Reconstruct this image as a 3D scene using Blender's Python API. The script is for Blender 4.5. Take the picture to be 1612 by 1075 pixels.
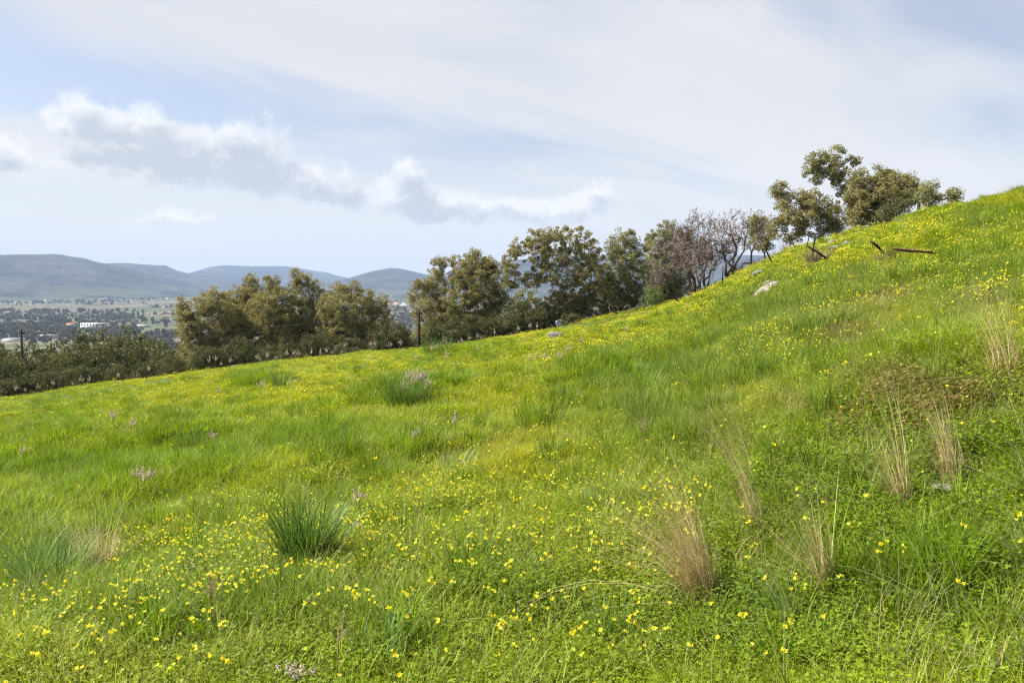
import bpy, math, random
import numpy as np
from mathutils import Vector, Matrix

random.seed(11)
rng = np.random.default_rng(11)
for o in list(bpy.data.objects):
    bpy.data.objects.remove(o)
scene = bpy.context.scene
COL = scene.collection

# ------------------------------------------------------------------ camera
EYE = 1.6
F = 1254.0                       # focal length in photograph pixels (1612 wide)
PITCH = math.atan((537.5 - 450) / F)
cam_d = bpy.data.cameras.new('camera')
cam_d.sensor_width = 36.0
cam_d.lens = F / 1612 * 36.0
cam_d.clip_start = 0.05
cam_d.clip_end = 60000
cam = bpy.data.objects.new('camera', cam_d)
cam.location = (0, 0, EYE)
cam.rotation_euler = (math.pi / 2 - PITCH, 0, 0)
COL.objects.link(cam)
scene.camera = cam

# ------------------------------------------------------------------ light
SUN_AZ, SUN_EL = math.radians(-78), math.radians(43)
sun_dir = Vector((math.sin(SUN_AZ) * math.cos(SUN_EL), math.cos(SUN_AZ) * math.cos(SUN_EL), math.sin(SUN_EL)))
sun_d = bpy.data.lights.new('sun', 'SUN')
sun_d.energy = 5.0
sun_d.angle = math.radians(0.7)
sun_d.color = (1.0, 0.95, 0.86)
sun = bpy.data.objects.new('sun', sun_d)
sun.rotation_euler = sun_dir.to_track_quat('Z', 'Y').to_euler()
sun.location = (-60, 20, 60)
COL.objects.link(sun)

scene.view_settings.view_transform = 'Standard'
scene.view_settings.look = 'None'
scene.view_settings.gamma = 1.0
scene.view_settings.use_curve_mapping = False
scene.view_settings.exposure = 1.5
cy = scene.cycles
cy.max_bounces = 5
cy.diffuse_bounces = 2
cy.glossy_bounces = 2
cy.transmission_bounces = 4
cy.transparent_max_bounces = 8
cy.volume_bounces = 0
cy.use_denoising = True
cy.denoising_prefilter = 'NONE'
cy.denoising_quality = 'HIGH'
cy.filter_width = 1.2
scene.cycles.pixel_filter_type = 'BLACKMAN_HARRIS'
cy.denoiser = 'OPENIMAGEDENOISE'
cy.denoising_input_passes = 'RGB_ALBEDO_NORMAL'
cy.use_adaptive_sampling = False
cy.caustics_reflective = False
cy.caustics_refractive = False
cy.sample_clamp_indirect = 6


class NT:
    """small helper for building node trees"""
    def __init__(self, tree):
        self.t = tree
        tree.nodes.clear()

    def n(self, typ, **kw):
        nd = self.t.nodes.new(typ)
        for k, v in kw.items():
            setattr(nd, k, v)
        return nd

    def put(self, sock, v):
        if isinstance(v, bpy.types.NodeSocket):
            self.t.links.new(v, sock)
        elif isinstance(v, (tuple, list)) and sock.type == 'RGBA' and len(v) == 3:
            sock.default_value = (*v, 1)
        else:
            sock.default_value = v

    def m(self, op, a, b=None, c=None, clamp=False):
        nd = self.n('ShaderNodeMath', operation=op, use_clamp=clamp)
        self.put(nd.inputs[0], a)
        if b is not None:
            self.put(nd.inputs[1], b)
        if c is not None:
            self.put(nd.inputs[2], c)
        return nd.outputs[0]

    def v(self, op, a, b=None):
        nd = self.n('ShaderNodeVectorMath', operation=op)
        self.put(nd.inputs[0], a)
        if b is not None:
            self.put(nd.inputs[1], b)
        return nd.outputs['Value'] if op in ('LENGTH', 'DOT_PRODUCT', 'DISTANCE') else nd.outputs[0]

    def xyz(self, x, y, z=0.0):
        nd = self.n('ShaderNodeCombineXYZ')
        for i, q in enumerate((x, y, z)):
            self.put(nd.inputs[i], q)
        return nd.outputs[0]

    def sep(self, vec):
        nd = self.n('ShaderNodeSeparateXYZ')
        self.put(nd.inputs[0], vec)
        return nd.outputs

    def noise(self, vec, scale, detail=4.0, rough=0.55, dist=0.0):
        nd = self.n('ShaderNodeTexNoise')
        self.put(nd.inputs['Vector'], vec)
        nd.inputs['Scale'].default_value = scale
        nd.inputs['Detail'].default_value = detail
        nd.inputs['Roughness'].default_value = rough
        nd.inputs['Distortion'].default_value = dist
        return nd.outputs['Fac']

    def mix(self, f, a, b, blend='MIX'):
        nd = self.n('ShaderNodeMix', data_type='RGBA', blend_type=blend)
        self.put(nd.inputs[0], f)
        self.put(nd.inputs[6], a)
        self.put(nd.inputs[7], b)
        return nd.outputs[2]

    def smooth(self, x, lo, hi, a=0.0, b=1.0):
        nd = self.n('ShaderNodeMapRange', interpolation_type='SMOOTHSTEP')
        self.put(nd.inputs[0], x)
        nd.inputs[1].default_value = lo
        nd.inputs[2].default_value = hi
        nd.inputs[3].default_value = a
        nd.inputs[4].default_value = b
        return nd.outputs[0]


def px_az(px):
    return math.atan((px - 806) / F)


def px_el(py):
    return math.atan((450 - py) / F)


# ------------------------------------------------------------------ world: veiled sky with a bank of cumulus
world = bpy.data.worlds.new('World')
scene.world = world
world.use_nodes = True
W = NT(world.node_tree)
sky = W.n('ShaderNodeTexSky', sky_type='NISHITA')
sky.sun_disc = False
sky.sun_elevation = SUN_EL
sky.sun_rotation = SUN_AZ
sky.altitude = 100
sky.air_density = 1.0
sky.dust_density = 1.5
sky.ozone_density = 1.5
tc = W.n('ShaderNodeTexCoord').outputs['Generated']
dx, dy, dz = W.sep(W.v('NORMALIZE', tc))
az = W.m('ARCTAN2', dx, dy)
el = W.m('ARCSINE', dz)
# high veil, laid out on a flat cloud deck overhead
den = W.m('ADD', W.m('MAXIMUM', dz, 0.0), 0.16)
deck = W.xyz(W.m('DIVIDE', dx, den), W.m('DIVIDE', dy, den), 0.0)
rot = W.n('ShaderNodeVectorRotate', rotation_type='Z_AXIS')
W.put(rot.inputs['Vector'], deck)
rot.inputs['Angle'].default_value = math.radians(-38)
stretch = W.v('MULTIPLY', rot.outputs[0], (0.55, 1.5, 1.0))
n1 = W.noise(W.v('ADD', stretch, (6.2, 0.4, 0.3)), 0.9, 5, 0.56, 0.45)
n2 = W.noise(W.v('ADD', deck, (19.4, 8.8, 3.0)), 0.55, 3, 0.5, 0.2)
veil = W.smooth(W.m('ADD', W.m('MULTIPLY', n1, 0.62), W.m('MULTIPLY', n2, 0.38)), 0.36, 0.57, 0.48, 1.0)
low = W.smooth(el, math.radians(4), math.radians(17), 1.0, 0.0)
veil = W.m('MAXIMUM', veil, W.m('MULTIPLY', low, 0.93))
veilcol = W.mix(W.noise(stretch, 1.7, 3, 0.6, 0.3), (5.0, 5.2, 5.6), (6.1, 6.12, 6.25))
veilcol = W.mix(W.m('MULTIPLY', low, 0.8), veilcol, (6.3, 6.3, 6.35))
base = W.mix(veil, W.mix(1.0, sky.outputs[0], (0.78, 0.88, 1.06), 'MULTIPLY'), veilcol)

# cumulus: blobs (photo pixel centre, radii) and more of the same round the rest of the horizon
blobs = [(150, 232, 60, 46), (215, 238, 72, 52), (300, 252, 80, 36), (262, 282, 160, 40), (392, 250, 66, 54),
         (430, 292, 125, 46), (545, 314, 90, 32), (-5, 282, 72, 36), (287, 352, 64, 17),
         (640, 298, 40, 50), (690, 330, 95, 42), (790, 336, 120, 34), (880, 336, 76, 32), (937, 316, 36, 36),
         ]
ang = [(px_az(a), px_el(b), c / F, d * 0.9 / F) for a, b, c, d in blobs]
r2 = random.Random(5)
for k in range(13):
    a0 = math.radians(45 + k * 270 / 12.5 + r2.uniform(-6, 6))
    e0 = math.radians(r2.uniform(5, 9.5))
    ang.append((a0 if a0 < math.pi else a0 - 2 * math.pi, e0, r2.uniform(0.05, 0.13), r2.uniform(0.022, 0.04)))
P0 = W.xyz(az, el, 0)
wn = W.n('ShaderNodeTexNoise')
W.put(wn.inputs['Vector'], P0)
wn.inputs['Scale'].default_value = 26
wn.inputs['Detail'].default_value = 4
wn.inputs['Roughness'].default_value = 0.6
warp = W.v('MULTIPLY', W.v('SUBTRACT', wn.outputs['Color'], (0.5, 0.5, 0.5)), (0.05, 0.032, 0))
fb = W.m('MULTIPLY', W.m('SUBTRACT', W.noise(P0, 42, 6, 0.58, 0.2), 0.5), 1.5)
fb2 = W.m('MULTIPLY', W.m('SUBTRACT', W.noise(P0, 130, 3, 0.6, 0.1), 0.5), 0.35)
P1 = W.v('ADD', P0, (-0.013, 0.026, 0))                      # the same cloud a little nearer the sun
fbs = W.m('MULTIPLY', W.m('SUBTRACT', W.noise(P1, 42, 5, 0.58, 0.2), 0.5), 1.5)


def cumulus(p):
    wp = W.v('ADD', p, warp)
    wx, wy, _ = W.sep(wp)
    acc = None
    for a, e, ra, re_ in ang:
        qx = W.m('MULTIPLY_ADD', wx, 1 / ra, -a / ra)
        qy = W.m('MULTIPLY_ADD', wy, 1 / re_, -e / re_)
        qy = W.m('MINIMUM', qy, W.m('MULTIPLY', qy, 1.7))     # flatter undersides
        qy = W.m('ABSOLUTE', qy)
        d = W.m('SUBTRACT', 1.0, W.v('LENGTH', W.xyz(qx, qy, 0)))
        acc = d if acc is None else W.m('SMOOTH_MAX', acc, d, 0.18)
    return acc


D = W.m('ADD', W.m('ADD', cumulus(P0), fb), fb2)
DS = W.m('ADD', W.m('ADD', cumulus(P1), fbs), fb2)
alpha = W.smooth(D, -0.12, 0.5, 0.0, 0.85)
thick = W.smooth(W.m('ADD', W.m('MULTIPLY', DS, 0.75), W.m('MULTIPLY', D, 0.25)), -0.28, 0.55)
ccol = W.mix(thick, (7.3, 7.3, 7.3), (4.15, 4.45, 4.95))
BG = 0.05
bg0, bg1 = W.n('ShaderNodeBackground'), W.n('ShaderNodeBackground')
W.put(bg0.inputs[0], base)
W.put(bg1.inputs[0], W.mix(alpha, base, ccol))
bg0.inputs[1].default_value = bg1.inputs[1].default_value = BG
# the low band of the sky, all the way round, is where cumulus floats
band = W.m('MULTIPLY', W.m('GREATER_THAN', el, math.radians(1.0)), W.m('LESS_THAN', el, math.radians(19)))
mxw = W.n('ShaderNodeMixShader')
W.put(mxw.inputs[0], band)
W.put(mxw.inputs[1], bg0.outputs[0])
W.put(mxw.inputs[2], bg1.outputs[0])
wo = W.n('ShaderNodeOutputWorld')
world.node_tree.links.new(mxw.outputs[0], wo.inputs[0])

# ------------------------------------------------------------------ helpers: projection, noise, ground height
CP, SP = math.cos(PITCH), math.sin(PITCH)


def ray(px, py):
    u = (px - 806) / F
    v = (537.5 - py) / F
    return np.array((u, CP + v * SP, -SP + v * CP))


def at(px, py, y):
    d = ray(px, py)
    k = y / d[1]
    return np.array((d[0] * k, y, EYE + d[2] * k))


def project(x, y, z):
    z = z - EYE
    depth = np.maximum(y * CP - z * SP, 0.05)
    up = y * SP + z * CP
    return 806 + F * x / depth, 537.5 - F * up / depth


_T = np.random.default_rng(3).random((256, 256))


def vnoise(x, y):
    xi = np.floor(x).astype(int)
    yi = np.floor(y).astype(int)
    fx, fy = x - xi, y - yi
    fx = fx * fx * (3 - 2 * fx)
    fy = fy * fy * (3 - 2 * fy)
    a, b = _T[xi & 255, yi & 255], _T[(xi + 1) & 255, yi & 255]
    c, d = _T[xi & 255, (yi + 1) & 255], _T[(xi + 1) & 255, (yi + 1) & 255]
    return (a * (1 - fx) + b * fx) * (1 - fy) + (c * (1 - fx) + d * fx) * fy


def fbm(x, y, o=4):
    s, a, n = 0.0, 0.5, 0.0
    for k in range(o):
        s = s + a * vnoise(x * 2 ** k + 17.3 * k, y * 2 ** k + 9.1 * k)
        n += a
        a *= 0.5
    return s / n


def sstep(x, a, b):
    t = np.clip((x - a) / (b - a), 0, 1)
    return t * t * (3 - 2 * t)


# crest of the slope: photo pixel of the crest, its distance and the height of the grass on it (pixels)
CREST = np.array([(-900, 720, 46, 4), (-300, 663, 46, 4), (0, 627, 45, 4), (155, 607, 45, 4), (260, 590, 45, 4), (309, 583, 45, 4),
                  (405, 568, 45, 5), (533, 557, 45, 5), (610, 549, 45, 5), (723, 537, 45, 5), (800, 524, 45, 5), (885, 511, 45, 5),
                  (952, 499, 44, 5), (1013, 486, 44, 5), (1069, 469, 44, 6), (1099, 454, 44, 6), (1178, 418, 42, 6), (1250, 386, 40, 8),
                  (1300, 371, 37, 9), (1354, 355, 34, 10), (1420, 337, 30, 12), (1504, 317, 27, 14), (1612, 292, 23, 16),
                  (1900, 232, 20, 16), (2600, 120, 18, 16)], float)
_phi = np.arctan((CREST[:, 0] - 806) / F)
_s = (450 - (CREST[:, 1] + CREST[:, 3])) / F * (1 / 1.0) + EYE / CREST[:, 2]
_S = _s * np.cos(_phi)
_R = CREST[:, 2] / np.cos(_phi)
# carry the slope on round the back of the camera
_pp = np.concatenate(([-math.pi, -2.2, -1.35], _phi, [1.45, 2.2, math.pi]))
_SS = np.concatenate(([-0.03, -0.17, -0.16], _S, [0.36, 0.30, -0.03]))
_RR = np.concatenate(([60, 60, 60], _R, [26, 40, 60]))
_gridp = np.linspace(-math.pi, math.pi, 1441)
_gs = np.interp(_gridp, _pp, _SS)
_gr = np.interp(_gridp, _pp, _RR)
_ker = np.hanning(15)
_ker /= _ker.sum()
_gs = np.convolve(np.concatenate((_gs[-20:], _gs, _gs[:20])), _ker, 'same')[20:-20]
_gr = np.convolve(np.concatenate((_gr[-20:], _gr, _gr[:20])), _ker, 'same')[20:-20]


def crest_r(x, y):
    return np.interp(np.arctan2(x, y), _gridp, _gr)


MOUNDS = []


def ground(x, y):
    x, y = np.asarray(x, float), np.asarray(y, float)
    r = np.hypot(x, y)
    ph = np.arctan2(x, y)
    re_ = np.interp(ph, _gridp, _gr)
    z = r * np.interp(ph, _gridp, _gs)
    d = np.maximum(r - re_, 0)
    z = z - np.where(d < 10, 0.02 * d * d, 2 + 0.4 * (d - 10))
    k = sstep(r, 0.5, 4)
    xr, yr = x * 0.94 + y * 0.34, -x * 0.34 + y * 0.94
    z = z + k * (0.55 * (fbm(xr / 6.5 + 3.1, yr / 2.6 + 8.2, 2) - 0.5) + 0.20 * (fbm(x / 0.8 + 40, y / 0.8, 3) - 0.5))
    for mx_, my_, ma, mr in MOUNDS:
        z = z + ma * np.exp(-(((x - mx_) ** 2 + (y - my_) ** 2) / mr ** 2))
    far = sstep(d, 25, 70)
    z = z + far * 3.0 * (fbm(x / 40, y / 40, 3) - 0.5)
    return np.maximum(z, -61.2 + 0.0 * z)


def ground_hit(px, py, y0=1.2, y1=60):
    """first point of the hillside seen through a photo pixel"""
    d = ray(px, py)
    ys = np.concatenate((np.linspace(y0, 12, 900), np.linspace(12, y1, 1800)))
    k = ys / d[1]
    zz = EYE + d[2] * k
    g = ground(d[0] * k, ys)
    i = np.argmax(zz < g)
    if not (zz < g).any():
        y = 43.0 if px < 1250 else float(np.interp(px, CREST[:, 0], CREST[:, 2]))
        x = (px - 806) / F * y
        return np.array((x, y, float(ground(x, y))))
    return np.array((d[0] * k[i], ys[i], float(g[i])))


# hummocks and hollows that stand out in the meadow: photo pixel, height, radius (m)
_mm = []
for _px, _py, _a, _r in ((1450, 610, 0.26, 0.75), (1560, 640, 0.2, 0.7), (1490, 772, -0.12, 0.28), (640, 628, 0.30, 1.0), (440, 605, 0.35, 1.2), (300, 695, 0.22, 0.8), (230, 785, -0.2, 0.7), (190, 770, 0.16, 0.8),
                         (120, 700, 0.22, 1.3), (560, 690, 0.14, 0.9), (700, 560, 0.3, 1.6), (1000, 585, 0.22, 1.2), (1180, 560, 0.2, 0.9), (520, 790, -0.10, 0.5), (330, 760, -0.14, 0.6), (60, 870, 0.12, 0.6),
                         (780, 690, 0.1, 0.7), (900, 640, 0.14, 0.9), (1240, 480, 0.25, 1.2), (850, 760, -0.08, 0.5)):
    _g = ground_hit(_px, _py)
    _mm.append((_g[0], _g[1], _a, _r))
MOUNDS.extend(_mm)
# ground kept clear of meadow grass: rocks, posts and the big tussocks (photo pixel, radius m)
CLEAR = []
for _px, _py, _r in ((875, 531, 0.55), (1203, 464, 0.75), (1190, 474, 0.5), (1215, 452, 0.4), (1157, 482, 0.3), (1193, 436, 0.4), (1333, 387, 0.3), (1309, 386, 0.3), (1299, 391, 0.35), (1314, 393, 0.35), (1487, 772, 0.13), (1500, 765, 0.10),
                     (1385, 395, 0.35), (1440, 400, 0.4), (1420, 398, 0.4), (1465, 402, 0.4), (1290, 418, 0.5), (482, 885, 0.14), (470, 895, 0.10), (1110, 946, 0.09), (640, 640, 0.25), (1210, 412, 0.3), (1137, 450, 0.25)):
    _g = ground_hit(_px, _py)
    CLEAR.append((_g[0], _g[1], _r))


# ------------------------------------------------------------------ helpers: meshes and materials
def obj(name, V, Fc, mat=None, parent=None, smooth=False, attrs=None, loc=None):
    V = np.asarray(V, np.float32)
    me = bpy.data.meshes.new(name)
    if isinstance(Fc, np.ndarray):
        Fc = Fc.astype(np.int32)
        k = Fc.shape[1]
        me.vertices.add(len(V))
        me.vertices.foreach_set('co', V.ravel())
        me.loops.add(Fc.size)
        me.loops.foreach_set('vertex_index', Fc.ravel())
        me.polygons.add(len(Fc))
        me.polygons.foreach_set('loop_start', np.arange(0, Fc.size, k, dtype=np.int32))
        me.polygons.foreach_set('loop_total', np.full(len(Fc), k, np.int32))
        me.update(calc_edges=True)
    else:
        me.from_pydata(V.tolist(), [], Fc)
    if attrs:
        for an, av in attrs.items():
            at_ = me.attributes.new(an, 'FLOAT', 'POINT')
            at_.data.foreach_set('value', np.asarray(av, np.float32))
    if smooth:
        me.polygons.foreach_set('use_smooth', np.ones(len(me.polygons), bool))
    if mat:
        me.materials.append(mat)
    o = bpy.data.objects.new(name, me)
    COL.objects.link(o)
    if parent:
        o.parent = parent
    if loc is not None:
        o.location = loc
    return o


def tag(o, label=None, cat=None, group=None, kind=None):
    for k, v in (('label', label), ('category', cat), ('group', group), ('kind', kind)):
        if v:
            o[k] = v
    return o


def empty(name, loc, label, cat, group=None, rz=0.0):
    o = bpy.data.objects.new(name, None)
    o.empty_display_size = 0.2
    o.location = loc
    o.rotation_euler = (0, 0, rz)
    COL.objects.link(o)
    return tag(o, label, cat, group)


def copy_tree(o, parent=None):
    c = o.copy()
    COL.objects.link(c)
    c.parent = parent
    for ch in list(o.children):
        copy_tree(ch, c)
    return c


class MB:
    """collects tubes and boxes into one mesh"""
    def __init__(self):
        self.V, self.Fq, self.n = [], [], 0

    def add(self, V, Fq):
        self.V.append(np.asarray(V, float))
        self.Fq.append(np.asarray(Fq, int) + self.n)
        self.n += len(V)

    def tube(self, pts, rad, sides=6, cap=True):
        pts = np.asarray(pts, float)
        rad = np.broadcast_to(rad, (len(pts),))
        d = np.gradient(pts, axis=0)
        d /= np.linalg.norm(d, axis=1)[:, None] + 1e-9
        ref = np.array((0.31, 0.77, 0.12)) if abs(d[0][2]) > 0.8 else np.array((0, 0, 1.0))
        a = np.cross(d, ref)
        a /= np.linalg.norm(a, axis=1)[:, None] + 1e-9
        b = np.cross(d, a)
        th = np.arange(sides) * 2 * math.pi / sides
        ring = (np.cos(th)[None, :, None] * a[:, None] + np.sin(th)[None, :, None] * b[:, None]) * rad[:, None, None] + pts[:, None]
        V = ring.reshape(-1, 3)
        i = np.arange(len(pts) - 1)[:, None] * sides
        j = np.arange(sides)[None]
        j2 = (j + 1) % sides
        Fq = np.stack((i + j, i + j2, i + sides + j2, i + sides + j), -1).reshape(-1, 4)
        if cap:
            V = np.vstack((V, pts[-1:], pts[:1]))
            L = len(pts) * sides
            e = (len(pts) - 1) * sides
            jj = np.arange(0, sides, 2)
            Fq = np.vstack((Fq, np.stack((e + jj, e + (jj + 1) % sides, e + (jj + 2) % sides, np.full_like(jj, L)), -1),
                            np.stack((jj, np.full_like(jj, L + 1), (jj + 2) % sides, (jj + 1) % sides), -1)))
        self.add(V, Fq)

    def box(self, lo, hi):
        x0, y0, z0 = lo
        x1, y1, z1 = hi
        V = [(x0, y0, z0), (x1, y0, z0), (x1, y1, z0), (x0, y1, z0), (x0, y0, z1), (x1, y0, z1), (x1, y1, z1), (x0, y1, z1)]
        self.add(V, [(0, 3, 2, 1), (4, 5, 6, 7), (0, 1, 5, 4), (1, 2, 6, 5), (2, 3, 7, 6), (3, 0, 4, 7)])

    def build(self, name, mat, parent=None, smooth=False, loc=None):
        return obj(name, np.vstack(self.V), np.vstack(self.Fq), mat, parent, smooth, loc=loc)


def new_mat(name):
    m = bpy.data.materials.new(name)
    m.use_nodes = True
    return m, NT(m.node_tree)


def finish(m, t, shader):
    out = t.n('ShaderNodeOutputMaterial')
    m.node_tree.links.new(shader, out.inputs[0])
    return m


def principled(t, col, rough=0.7, normal=None, spec=0.3):
    p = t.n('ShaderNodeBsdfPrincipled')
    t.put(p.inputs['Base Color'], col)
    t.put(p.inputs['Roughness'], rough)
    p.inputs['Specular IOR Level'].default_value = spec
    if normal is not None:
        t.put(p.inputs['Normal'], normal)
    return p.outputs[0]


def bump(t, h, strength=0.5, dist=0.02):
    b = t.n('ShaderNodeBump')
    b.inputs['Strength'].default_value = strength
    b.inputs['Distance'].default_value = dist
    t.put(b.inputs['Height'], h)
    return b.outputs[0]


def attr(t, name, typ='GEOMETRY', out='Fac'):
    a = t.n('ShaderNodeAttribute', attribute_type=typ, attribute_name=name)
    return a.outputs[out]


def leafy(name, c0, c1, transl=0.35, rough=0.5, spec=0.3, tcol=(1.15, 1.2, 0.6)):
    """leaf colour between two tones by the leaf's own attribute bt"""
    m, t = new_mat(name)
    col = t.mix(attr(t, 'bt'), c0, c1)
    p = principled(t, col, rough, spec=spec)
    tr = t.n('ShaderNodeBsdfTranslucent')
    t.put(tr.inputs[0], t.mix(1.0, col, tcol, 'MULTIPLY'))
    mx = t.n('ShaderNodeMixShader')
    mx.inputs[0].default_value = transl
    t.put(mx.inputs[1], p)
    t.put(mx.inputs[2], tr.outputs[0])
    return finish(m, t, mx.outputs[0])


def instanced_leaf(name, transl=0.42, rough=0.55, spec=0.2, var=0.5, tcol=(1.1, 1.15, 0.55)):
    """leaf colour carried by each plant (icol) and varied from blade to blade (bt)"""
    m, t = new_mat(name)
    ic = attr(t, 'icol', 'INSTANCER', 'Color')
    bt = attr(t, 'bt')
    k = t.m('ADD', t.m('MULTIPLY', bt, var), 1 - var / 2)
    col = t.v('MULTIPLY', ic, t.xyz(k, k, k))
    col = t.mix(t.smooth(bt, 0.82, 1.0, 0, 0.35), col, (0.36, 0.33, 0.13))
    p = principled(t, col, rough, spec=spec)
    tr = t.n('ShaderNodeBsdfTranslucent')
    t.put(tr.inputs[0], t.mix(1.0, col, tcol, 'MULTIPLY'))
    mx = t.n('ShaderNodeMixShader')
    mx.inputs[0].default_value = transl
    t.put(mx.inputs[1], p)
    t.put(mx.inputs[2], tr.outputs[0])
    return finish(m, t, mx.outputs[0])


def geo_pos(t):
    return t.n('ShaderNodeNewGeometry').outputs['Position']


def bark_mat(name, c0, c1, scale=8):
    m, t = new_mat(name)
    p = geo_pos(t)
    n = t.noise(t.v('MULTIPLY', p, (1, 1, 0.3)), scale, 5, 0.65)
    return finish(m, t, principled(t, t.mix(t.smooth(n, 0.35, 0.68), c0, c1), 0.9, bump(t, n, 0.6, 0.03), 0.15))


def rock_mat(name, c0, c1, c2, scale=6):
    m, t = new_mat(name)
    p = t.n('ShaderNodeTexCoord').outputs['Object']
    n = t.noise(p, scale, 8, 0.65)
    n2 = t.noise(p, scale * 0.4, 4, 0.6, 0.5)
    col = t.mix(t.smooth(n, 0.35, 0.65), c0, c1)
    col = t.mix(t.smooth(n2, 0.52, 0.66, 0, 0.8), col, c2)
    return finish(m, t, principled(t, col, 0.92, bump(t, n, 0.8, 0.04), 0.15))


def plain(name, c0, c1=None, rough=0.8, scale=3.0):
    m, t = new_mat(name)
    if c1 is None:
        c1 = tuple(q * 0.8 for q in c0)
    n = t.noise(t.n('ShaderNodeTexCoord').outputs['Object'], scale, 5, 0.6)
    return finish(m, t, principled(t, t.mix(t.smooth(n, 0.35, 0.65), c0, c1), rough, spec=0.2))


# ------------------------------------------------------------------ the hillside
def hillside_material():
    m, t = new_mat('hillside_turf')
    p = geo_pos(t)
    n = t.noise(p, 0.9, 5, 0.6)
    n2 = t.noise(p, 14, 6, 0.7)
    col = t.mix(t.smooth(n, 0.35, 0.65), (0.055, 0.085, 0.018), (0.085, 0.11, 0.022))
    col = t.mix(t.smooth(n2, 0.45, 0.7, 0, 0.7), col, (0.07, 0.055, 0.028))
    return finish(m, t, principled(t, col, 0.95, bump(t, n2, 0.8, 0.05), 0.1))


rr = np.concatenate(([0.0], np.geomspace(0.35, 60, 190), np.geomspace(61.5, 330, 60)))
# finer steps round the crest
na = 420
aa = np.concatenate((np.linspace(-math.pi, -0.8, 60, endpoint=False), np.linspace(-0.8, 0.8, 300, endpoint=False), np.linspace(0.8, math.pi, 60, endpoint=False)))
RR, AA = np.meshgrid(rr, aa, indexing='ij')
X, Y = RR * np.sin(AA), RR * np.cos(AA)
Z = ground(X, Y)
V = np.stack((X, Y, Z), -1).reshape(-1, 3)
i, j = np.meshgrid(np.arange(len(rr) - 1), np.arange(na), indexing='ij')
j2 = (j + 1) % na
Fq = np.stack((i * na + j, (i + 1) * na + j, (i + 1) * na + j2, i * na + j2), -1).reshape(-1, 4)
hill = obj('hillside', V, Fq[:, ::-1], hillside_material(), smooth=True)
tag(hill, kind='structure')

# ------------------------------------------------------------------ valley floor
VZ = -60.0


def valley_material():
    m, t = new_mat('valley_fields')
    p = geo_pos(t)
    w = t.v('ADD', p, t.v('MULTIPLY', t.v('SUBTRACT', t.n('ShaderNodeTexNoise').outputs['Color'], (0.5, 0.5, 0.5)), (0, 0, 0)))
    vo = t.n('ShaderNodeTexVoronoi', feature='F1', distance='CHEBYCHEV')
    t.put(vo.inputs['Vector'], t.v('MULTIPLY', w, (0.008, 0.0045, 0)))
    vo.inputs['Scale'].default_value = 1.0
    cr, cg, cb = t.sep(vo.outputs['Color'])
    col = t.mix(t.smooth(cr, 0.25, 0.75), (0.060, 0.070, 0.036), (0.095, 0.112, 0.048))
    col = t.mix(t.smooth(cg, 0.6, 0.75), col, (0.16, 0.14, 0.10))
    col = t.mix(t.smooth(cb, 0.75, 0.85), col, (0.15, 0.11, 0.08))
    n = t.noise(p, 0.02, 6, 0.65)
    col = t.mix(t.smooth(n, 0.42, 0.6), col, (0.05, 0.058, 0.032))
    n2 = t.noise(t.v('MULTIPLY', p, (1, 3, 1)), 0.06, 4, 0.7)
    col = t.mix(t.smooth(n2, 0.55, 0.72, 0, 0.7), col, (0.045, 0.05, 0.03))
    return finish(m, t, principled(t, col, 0.95, spec=0.05))


rr = np.geomspace(120, 9300, 60)
aa = np.linspace(-1.15, 1.15, 120)
RR, AA = np.meshgrid(rr, aa, indexing='ij')
X, Y = RR * np.sin(AA), RR * np.cos(AA)


def valley_z(x, y):
    x, y = np.asarray(x, float), np.asarray(y, float)
    return VZ + 3.0 * (fbm(x / 300 + 5, y / 300, 3) - 0.5) + 14 * sstep(np.hypot(x, y), 2000, 4200) * fbm(x / 900, y / 900, 3)


V = np.stack((X, Y, valley_z(X, Y)), -1).reshape(-1, 3)
i, j = np.meshgrid(np.arange(59), np.arange(119), indexing='ij')
Fq = np.stack((i * 120 + j, i * 120 + j + 1, (i + 1) * 120 + j + 1, (i + 1) * 120 + j), -1).reshape(-1, 4)
tag(obj('valley_floor', V, Fq, valley_material(), smooth=True), kind='structure')

# ------------------------------------------------------------------ far hills
def hill_material(name, seed):
    m, t = new_mat(name)
    p = t.v('ADD', geo_pos(t), (seed * 311.0, seed * 97.0, 0))
    n = t.noise(p, 0.0035, 7, 0.68)
    n2 = t.noise(p, 0.028, 5, 0.7)
    col = t.mix(t.smooth(n, 0.38, 0.62), (0.012, 0.017, 0.014), (0.062, 0.060, 0.046))
    col = t.mix(t.smooth(n2, 0.48, 0.58, 0, 0.85), col, (0.018, 0.023, 0.014))
    z = t.sep(geo_pos(t))[2]
    col = t.mix(t.m('MULTIPLY', t.smooth(z, -40, 30, 1, 0), t.smooth(n, 0.45, 0.55)), col, (0.055, 0.068, 0.036))
    return finish(m, t, principled(t, col, 0.95, bump(t, t.noise(p, 0.006, 6, 0.6), 0.9, 60), 0.05))


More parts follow.
